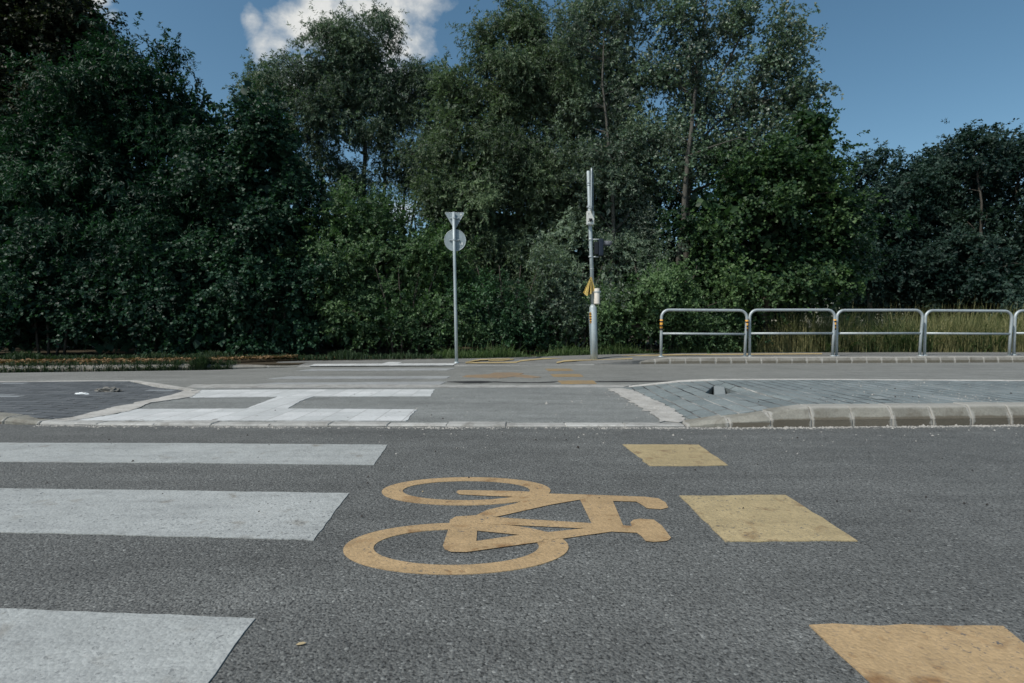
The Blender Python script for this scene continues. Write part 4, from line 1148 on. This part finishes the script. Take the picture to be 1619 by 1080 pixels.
# 12 grove to the right, farther off
GR = 'distant trees on the right'
gr = [('distant dark tree beside the maple, lowest of the right grove', 1375, 25, [(1365, 300, 42, 58), (1400, 330, 60, 70), (1360, 400, 70, 80), (1420, 440, 70, 60)], 0),
      ('distant rounded tree of the right grove, below the open sky', 1450, 26, [(1440, 290, 52, 60), (1480, 310, 45, 60), (1450, 380, 80, 80), (1480, 450, 80, 50)], .1),
      ('distant bushy tree of the right grove left of the pale stem', 1500, 27, [(1490, 250, 30, 38), (1510, 290, 40, 50), (1500, 360, 60, 60)], -.05),
      ('distant tall tree with a thin pale stem near the right border', 1545, 24, [(1535, 215, 16, 28), (1530, 250, 26, 30), (1560, 240, 26, 34), (1550, 290, 30, 30), (1540, 400, 70, 70)], 0),
      ('distant tree at the right border, cut by the frame', 1610, 24.5, [(1600, 240, 40, 48), (1640, 260, 50, 70), (1600, 330, 60, 40), (1620, 410, 80, 80), (1580, 450, 60, 50)], -.1),
      ('distant bush low at the right border', 1700, 22, [(1690, 400, 70, 90), (1740, 320, 80, 110), (1600, 460, 90, 40), (1780, 430, 80, 70)], 0.05)]
for k, (lab, px, Y, bl, tn) in enumerate(gr):
    pale = 'pale stem near' in lab
    st = [[(px + 20 * pale, 0, Y, .12), (px - 2 + 8 * pale, 320, Y - (.62 if pale else 0), .04), (px - 3, 300 - 50 * pale, Y - .3, .035), (px - 8, 340 - 110 * pale, Y, .015)]]
    tree('distant_tree', lab, 'tree', GR, px, Y, st, B(Y, *bl), 'far', 'l_far', 'bark', 400 + k, .95, 40, tn)
for k, (px, lab) in enumerate(((1400, 'dark far bush left in the gap behind the dry grass'), (1520, 'dark far bush behind the middle of the dry grass'), (1660, 'dark far bush behind the right end of the dry grass'))):
    tree('bush', lab, 'bush', GB, px, 29, [[(px, 0, 29, .08), (px + 5, 470, 29, .05), (px, 440, 29, .02)]], [(px, 440, 90, 75, 29), (px - 60, 480, 70, 40, 29), (px + 60, 480, 70, 40, 29)], 'far', 'l_far', 'bark', 450 + k, 1.0, 10, -.2, 'foliage', 'stem')


# ------------------------------------------------------------------ grasses, litter of leaves, gravel
def blades(name, pts, h, wd, mat, label, lean=.35, seed=1, tones=None):
    r = np.random.default_rng(seed); n = len(pts); pts = np.asarray(pts, float)
    h = np.asarray(h) * r.uniform(.55, 1.15, n); az = r.uniform(0, 6.28, n); ln = r.normal(0, lean, n)
    d = np.stack([np.cos(az), np.sin(az), np.zeros(n)], 1); sd = np.stack([-np.sin(az), np.cos(az), np.zeros(n)], 1)
    up = np.array([0, 0, 1.0]); w_ = wd * r.uniform(.6, 1.4, n)
    lv = []
    for t, ws in ((0, 1), (.45, .8), (.8, .5)):
        c = pts + up * (h * t)[:, None] + d * (h * ln * t * t)[:, None]
        lv += [c - sd * (w_ * ws / 2)[:, None], c + sd * (w_ * ws / 2)[:, None]]
    lv.append(pts + up * (h * (1 - .25 * np.abs(ln)))[:, None] + d * (h * ln)[:, None])
    co = np.stack(lv, 1).reshape(-1, 3).astype(np.float32); b0 = np.arange(n, dtype=np.int32)[:, None] * 7
    tri = np.concatenate([b0 + a for a in ([0, 1, 3], [0, 3, 2], [2, 3, 5], [2, 5, 4], [4, 5, 6])], 1).reshape(-1).astype(np.int32)
    me = bpy.data.meshes.new(name); me.vertices.add(7 * n); me.vertices.foreach_set('co', co.ravel())
    me.loops.add(15 * n); me.loops.foreach_set('vertex_index', tri); me.polygons.add(5 * n); me.polygons.foreach_set('loop_start', np.arange(0, 15 * n, 3, dtype=np.int32))
    me.update(calc_edges=True)
    at = me.attributes.new('tone', 'FLOAT', 'POINT'); at.data.foreach_set('value', np.repeat(r.uniform(0, 1, n) if tones is None else tones, 7).astype(np.float32))
    return tag(link(name, me, mat), label, 'grass', kind='stuff')


M['g_dry'] = leaf_mat('dry_tall_grass', (.055, .085, .030), (.33, .30, .15), trans=.3, rough=.7, spec=.2)
M['g_weed'] = leaf_mat('weed_leaves', (.022, .045, .016), (.085, .12, .045), trans=.3, rough=.6, spec=.2)
M['g_green'] = leaf_mat('verge_grass', (.045, .085, .030), (.12, .17, .07), trans=.3, rough=.6, spec=.2)
M['g_dark'] = leaf_mat('kerb_grass', (.016, .036, .018), (.055, .085, .04), trans=.25, rough=.6, spec=.2)
r0 = np.random.default_rng(77)
pts, hs_ = [], []
while len(pts) < 22000:
    px = r0.uniform(1195, 1900); Y = 12.75 + 6 * r0.random() ** 1.5
    edge = min(1, max(0, (px - 1195) / 60)); 
    k = math.sin(px * .021 + Y) * .5 + math.sin(px * .067 + 2 * Y) * .35
    pts.append((A(px, HOR, Y).x, Y, .08)); hs_.append((1.0 + .2 * k + .05 * (Y - 13)) * (.55 + .45 * edge) * r0.uniform(.55, 1.15))
pa = np.array(pts); tn = np.clip(r0.normal(.5, .22, len(pts)) + .35 * np.sin(pa[:, 0] * 2.3 + pa[:, 1] * 1.7) * np.sin(pa[:, 0] * .9 - pa[:, 1]), 0, 1)
blades('tall_grass', pts, hs_, .010, M['g_dry'], 'tall dry yellow green grass behind the railings', .5, 5, tn)
pts, hs_ = [], []
spots = [(r0.uniform(1200, 1880), r0.uniform(12.7, 15)) for _ in range(46)]
while len(pts) < 4200:
    px, Y = spots[r0.integers(len(spots))]; Y += r0.normal(0, .22); px += r0.normal(0, 13)
    if Y < 12.7: continue
    pts.append((A(px, HOR, Y).x, Y, .07)); hs_.append(r0.uniform(.25, .85))
blades('weeds', pts, hs_, .030, M['g_weed'], 'broad leaved green weeds growing through the dry grass', .9, 15)
pts, hs_ = [], []
while len(pts) < 9000:
    px = r0.uniform(690, 1340); back = np.interp(px, [690, 740, 840, 940, 1060, 1300, 1340], [567.5, 566.6, 564.2, 561, 558.6, 557.2, 557])
    zz = np.interp(px, [690, 940, 1060], [.04, .08, .1]); g = G(px, back, zz); Y = g.y + abs(r0.normal(.15, .35))
    pts.append((g.x * Y / g.y, Y, zz - .03)); hs_.append(r0.uniform(.45, 1.1) * (.20 + .16 * math.sin(px * .05) * math.sin(px * .017) + (.22 if r0.random() < .06 else 0)))
blades('verge_grass', pts, hs_, .014, M['g_green'], 'green grass and weeds fringing the back of the pavement', .8, 6)
pts, hs_ = [], []
clumps = [(20, 30), (60, 25), (110, 35), (170, 30), (215, 30), (245, 25), (275, 14), (312, 16), (318, 10), (345, 20)]
while len(pts) < 4200:
    c, s_ = clumps[r0.integers(len(clumps))]; px = r0.normal(c, s_ * .6)
    if px < -300 or px > 372: continue
    yb = np.interp(px, [-300, 0, 180, 330, 420], [593, 589.2, 587.2, 585.2, 582.5]); g = G(px, yb, .0); off = abs(r0.normal(0, .10)) + .03
    pts.append((g.x, g.y + off - .06, .0 if off < .1 else .07)); hs_.append(.10 + (.09 if 300 < px < 326 else .03 * math.sin(px * .3)))
blades('kerb_grass', pts, hs_, .009, M['g_dark'], 'dark weeds growing over the left far kerb', .7, 7)
pts, hs_ = [], []
while len(pts) < 5000:
    px = r0.uniform(-250, 700); yb = np.interp(px, [-250, 0, 200, 420, 500, 700], [573, 570.5, 569.5, 568.5, 569, 567]); g = G(px, yb, .085); Y = g.y + .55 + abs(r0.normal(.1, .4))
    pts.append((g.x * Y / g.y, Y, .05)); hs_.append(.10 + .10 * max(0, math.sin(px * .043) * math.sin(px * .019 + 1)))
blades('undergrowth_grass', pts, hs_, .02, M['g_dark'], 'dark weeds under the trees behind the leaf litter', .6, 8)


def scatter_leaves(name, pts, size, mat, label, seed, cat='leaves'):
    r = np.random.default_rng(seed); n = len(pts); az = r.uniform(0, 6.28, n)
    ax = np.stack([np.cos(az), np.sin(az), r.normal(.1, .2, n)], 1); nr = unit(np.array([0, 0, 1.]) + r.normal(size=(n, 3)) * .35)
    o = leaf_mesh(name, np.asarray(pts, float), unit(ax), nr, size * r.uniform(.6, 1.4, n), size * .6 * r.uniform(.6, 1.3, n), r.uniform(0, 1, n), mat, None, .2, .1)
    return tag(o, label, cat, kind='stuff')


M['litter'] = leaf_mat('fallen_leaves', (.09, .055, .03), (.33, .215, .11), trans=.1, rough=.8, spec=.2)
pts = []
while len(pts) < 9000:
    px = r0.uniform(-300, 640); Y0_ = np.interp(px, [-300, 0, 180, 330, 470, 640], [9.0, 9.2, 9.5, 9.9, 11.0, 11.9]); Y = Y0_ + abs(r0.normal(0, .3)) * (1 if px < 470 else .4)
    pts.append((A(px, HOR, Y).x, Y, .09 + r0.uniform(0, .02) if px < 470 else .05))
scatter_leaves('leaf_litter', pts, .07, M['litter'], 'brown fallen leaves strewn along the far verge', 31)

M['grit'] = plain_mat('pale_grit', (.36, .35, .32), .9, .2, .4, 60)
def grit(name, pts, size, label, seed, mat='grit'):
    r = np.random.default_rng(seed); n = len(pts); pts = np.asarray(pts, float); s = size * np.exp(r.normal(0, .45, n))
    base_ = np.array([[1, 0, 0], [-.5, .87, 0], [-.5, -.87, 0], [0, 0, 1.0]]); an = r.uniform(0, 6.28, n)
    co = np.zeros((n, 4, 3))
    for k in range(4):
        x, y, z = base_[k]; jit = 1 + r.uniform(-.3, .3, n)
        co[:, k, 0] = (x * np.cos(an) - y * np.sin(an)) * s * jit; co[:, k, 1] = (x * np.sin(an) + y * np.cos(an)) * s * jit; co[:, k, 2] = z * s * .9 * jit
    co += pts[:, None, :]; b0 = np.arange(n, dtype=np.int32)[:, None] * 4
    tri = np.concatenate([b0 + a for a in ([0, 1, 3], [1, 2, 3], [2, 0, 3])], 1).reshape(-1).astype(np.int32)
    me = bpy.data.meshes.new(name); me.vertices.add(4 * n); me.vertices.foreach_set('co', co.astype(np.float32).ravel())
    me.loops.add(9 * n); me.loops.foreach_set('vertex_index', tri); me.polygons.add(3 * n); me.polygons.foreach_set('loop_start', np.arange(0, 9 * n, 3, dtype=np.int32)); me.update(calc_edges=True)
    return tag(link(name, me, M[mat]), label, 'gravel', kind='stuff')


pts = []
kf = [G(62, 672.2), G(330, 674.4), G(600, 675.4), G(850, 676), G(1084, 676), G(1230, 676), G(1350, 674.8), G(1480, 673.5), G(1619, 671.8)]
KL = length(kf)
while len(pts) < 2600:
    s_ = r0.uniform(0, KL); a = along(kf, s_); dens_ = .35 + .65 * (s_ / KL > .62) + .2 * math.sin(s_ * 5)
    if r0.random() > dens_: continue
    pts.append((a.x, a.y - abs(r0.normal(0, .03)) - .004, .0))
for _ in range(110):
    px, py = r0.uniform(420, 1619), 678 + abs(r0.normal(0, 16)); g = G(px, py); pts.append((g.x, g.y, 0))
for _ in range(140):
    px, py = r0.uniform(450, 1020), r0.uniform(618, 662); g = G(px, py, ZX); pts.append((g.x, g.y, ZX))
for _ in range(260):
    px, py = r0.uniform(1290, 1619), r0.uniform(603, 636); g = G(px, py, HR); pts.append((g.x, g.y, HR - .003))
for _ in range(500):
    t = r0.random(); px = 968 + 108 * t + r0.normal(0, 12); py = 615 + 48 * t + r0.normal(0, 3); g = G(px, py, .02); pts.append((g.x, g.y, .02))
grit('gravel', pts, .0040, 'pale grit scattered along the kerb and on the islands', 41)
M['crumb'] = plain_mat('dark_crumbs', (.035, .03, .026), .9, .2, .4, 60)
pts = []
for _ in range(90):
    px, py = r0.uniform(-60, 1619), 685 + 150 * r0.random() ** 1.3; g = G(px, py); pts.append((g.x, g.y, .003))
for _ in range(60):
    px, py = r0.uniform(130, 1040), r0.uniform(617, 664); g = G(px, py, ZX); pts.append((g.x, g.y, ZX + .003))
for _ in range(50):
    px, py = r0.uniform(1100, 1619), r0.uniform(606, 636); g = G(px, py, HR); pts.append((g.x, g.y, HR - .003))
grit('debris', pts, .0042, 'dark crumbs of soil and bark lying on the road', 43, 'crumb')
sc['leaf_count'] = TOTAL
print('LEAVES', TOTAL, 'OBJECTS', len(sc.objects))
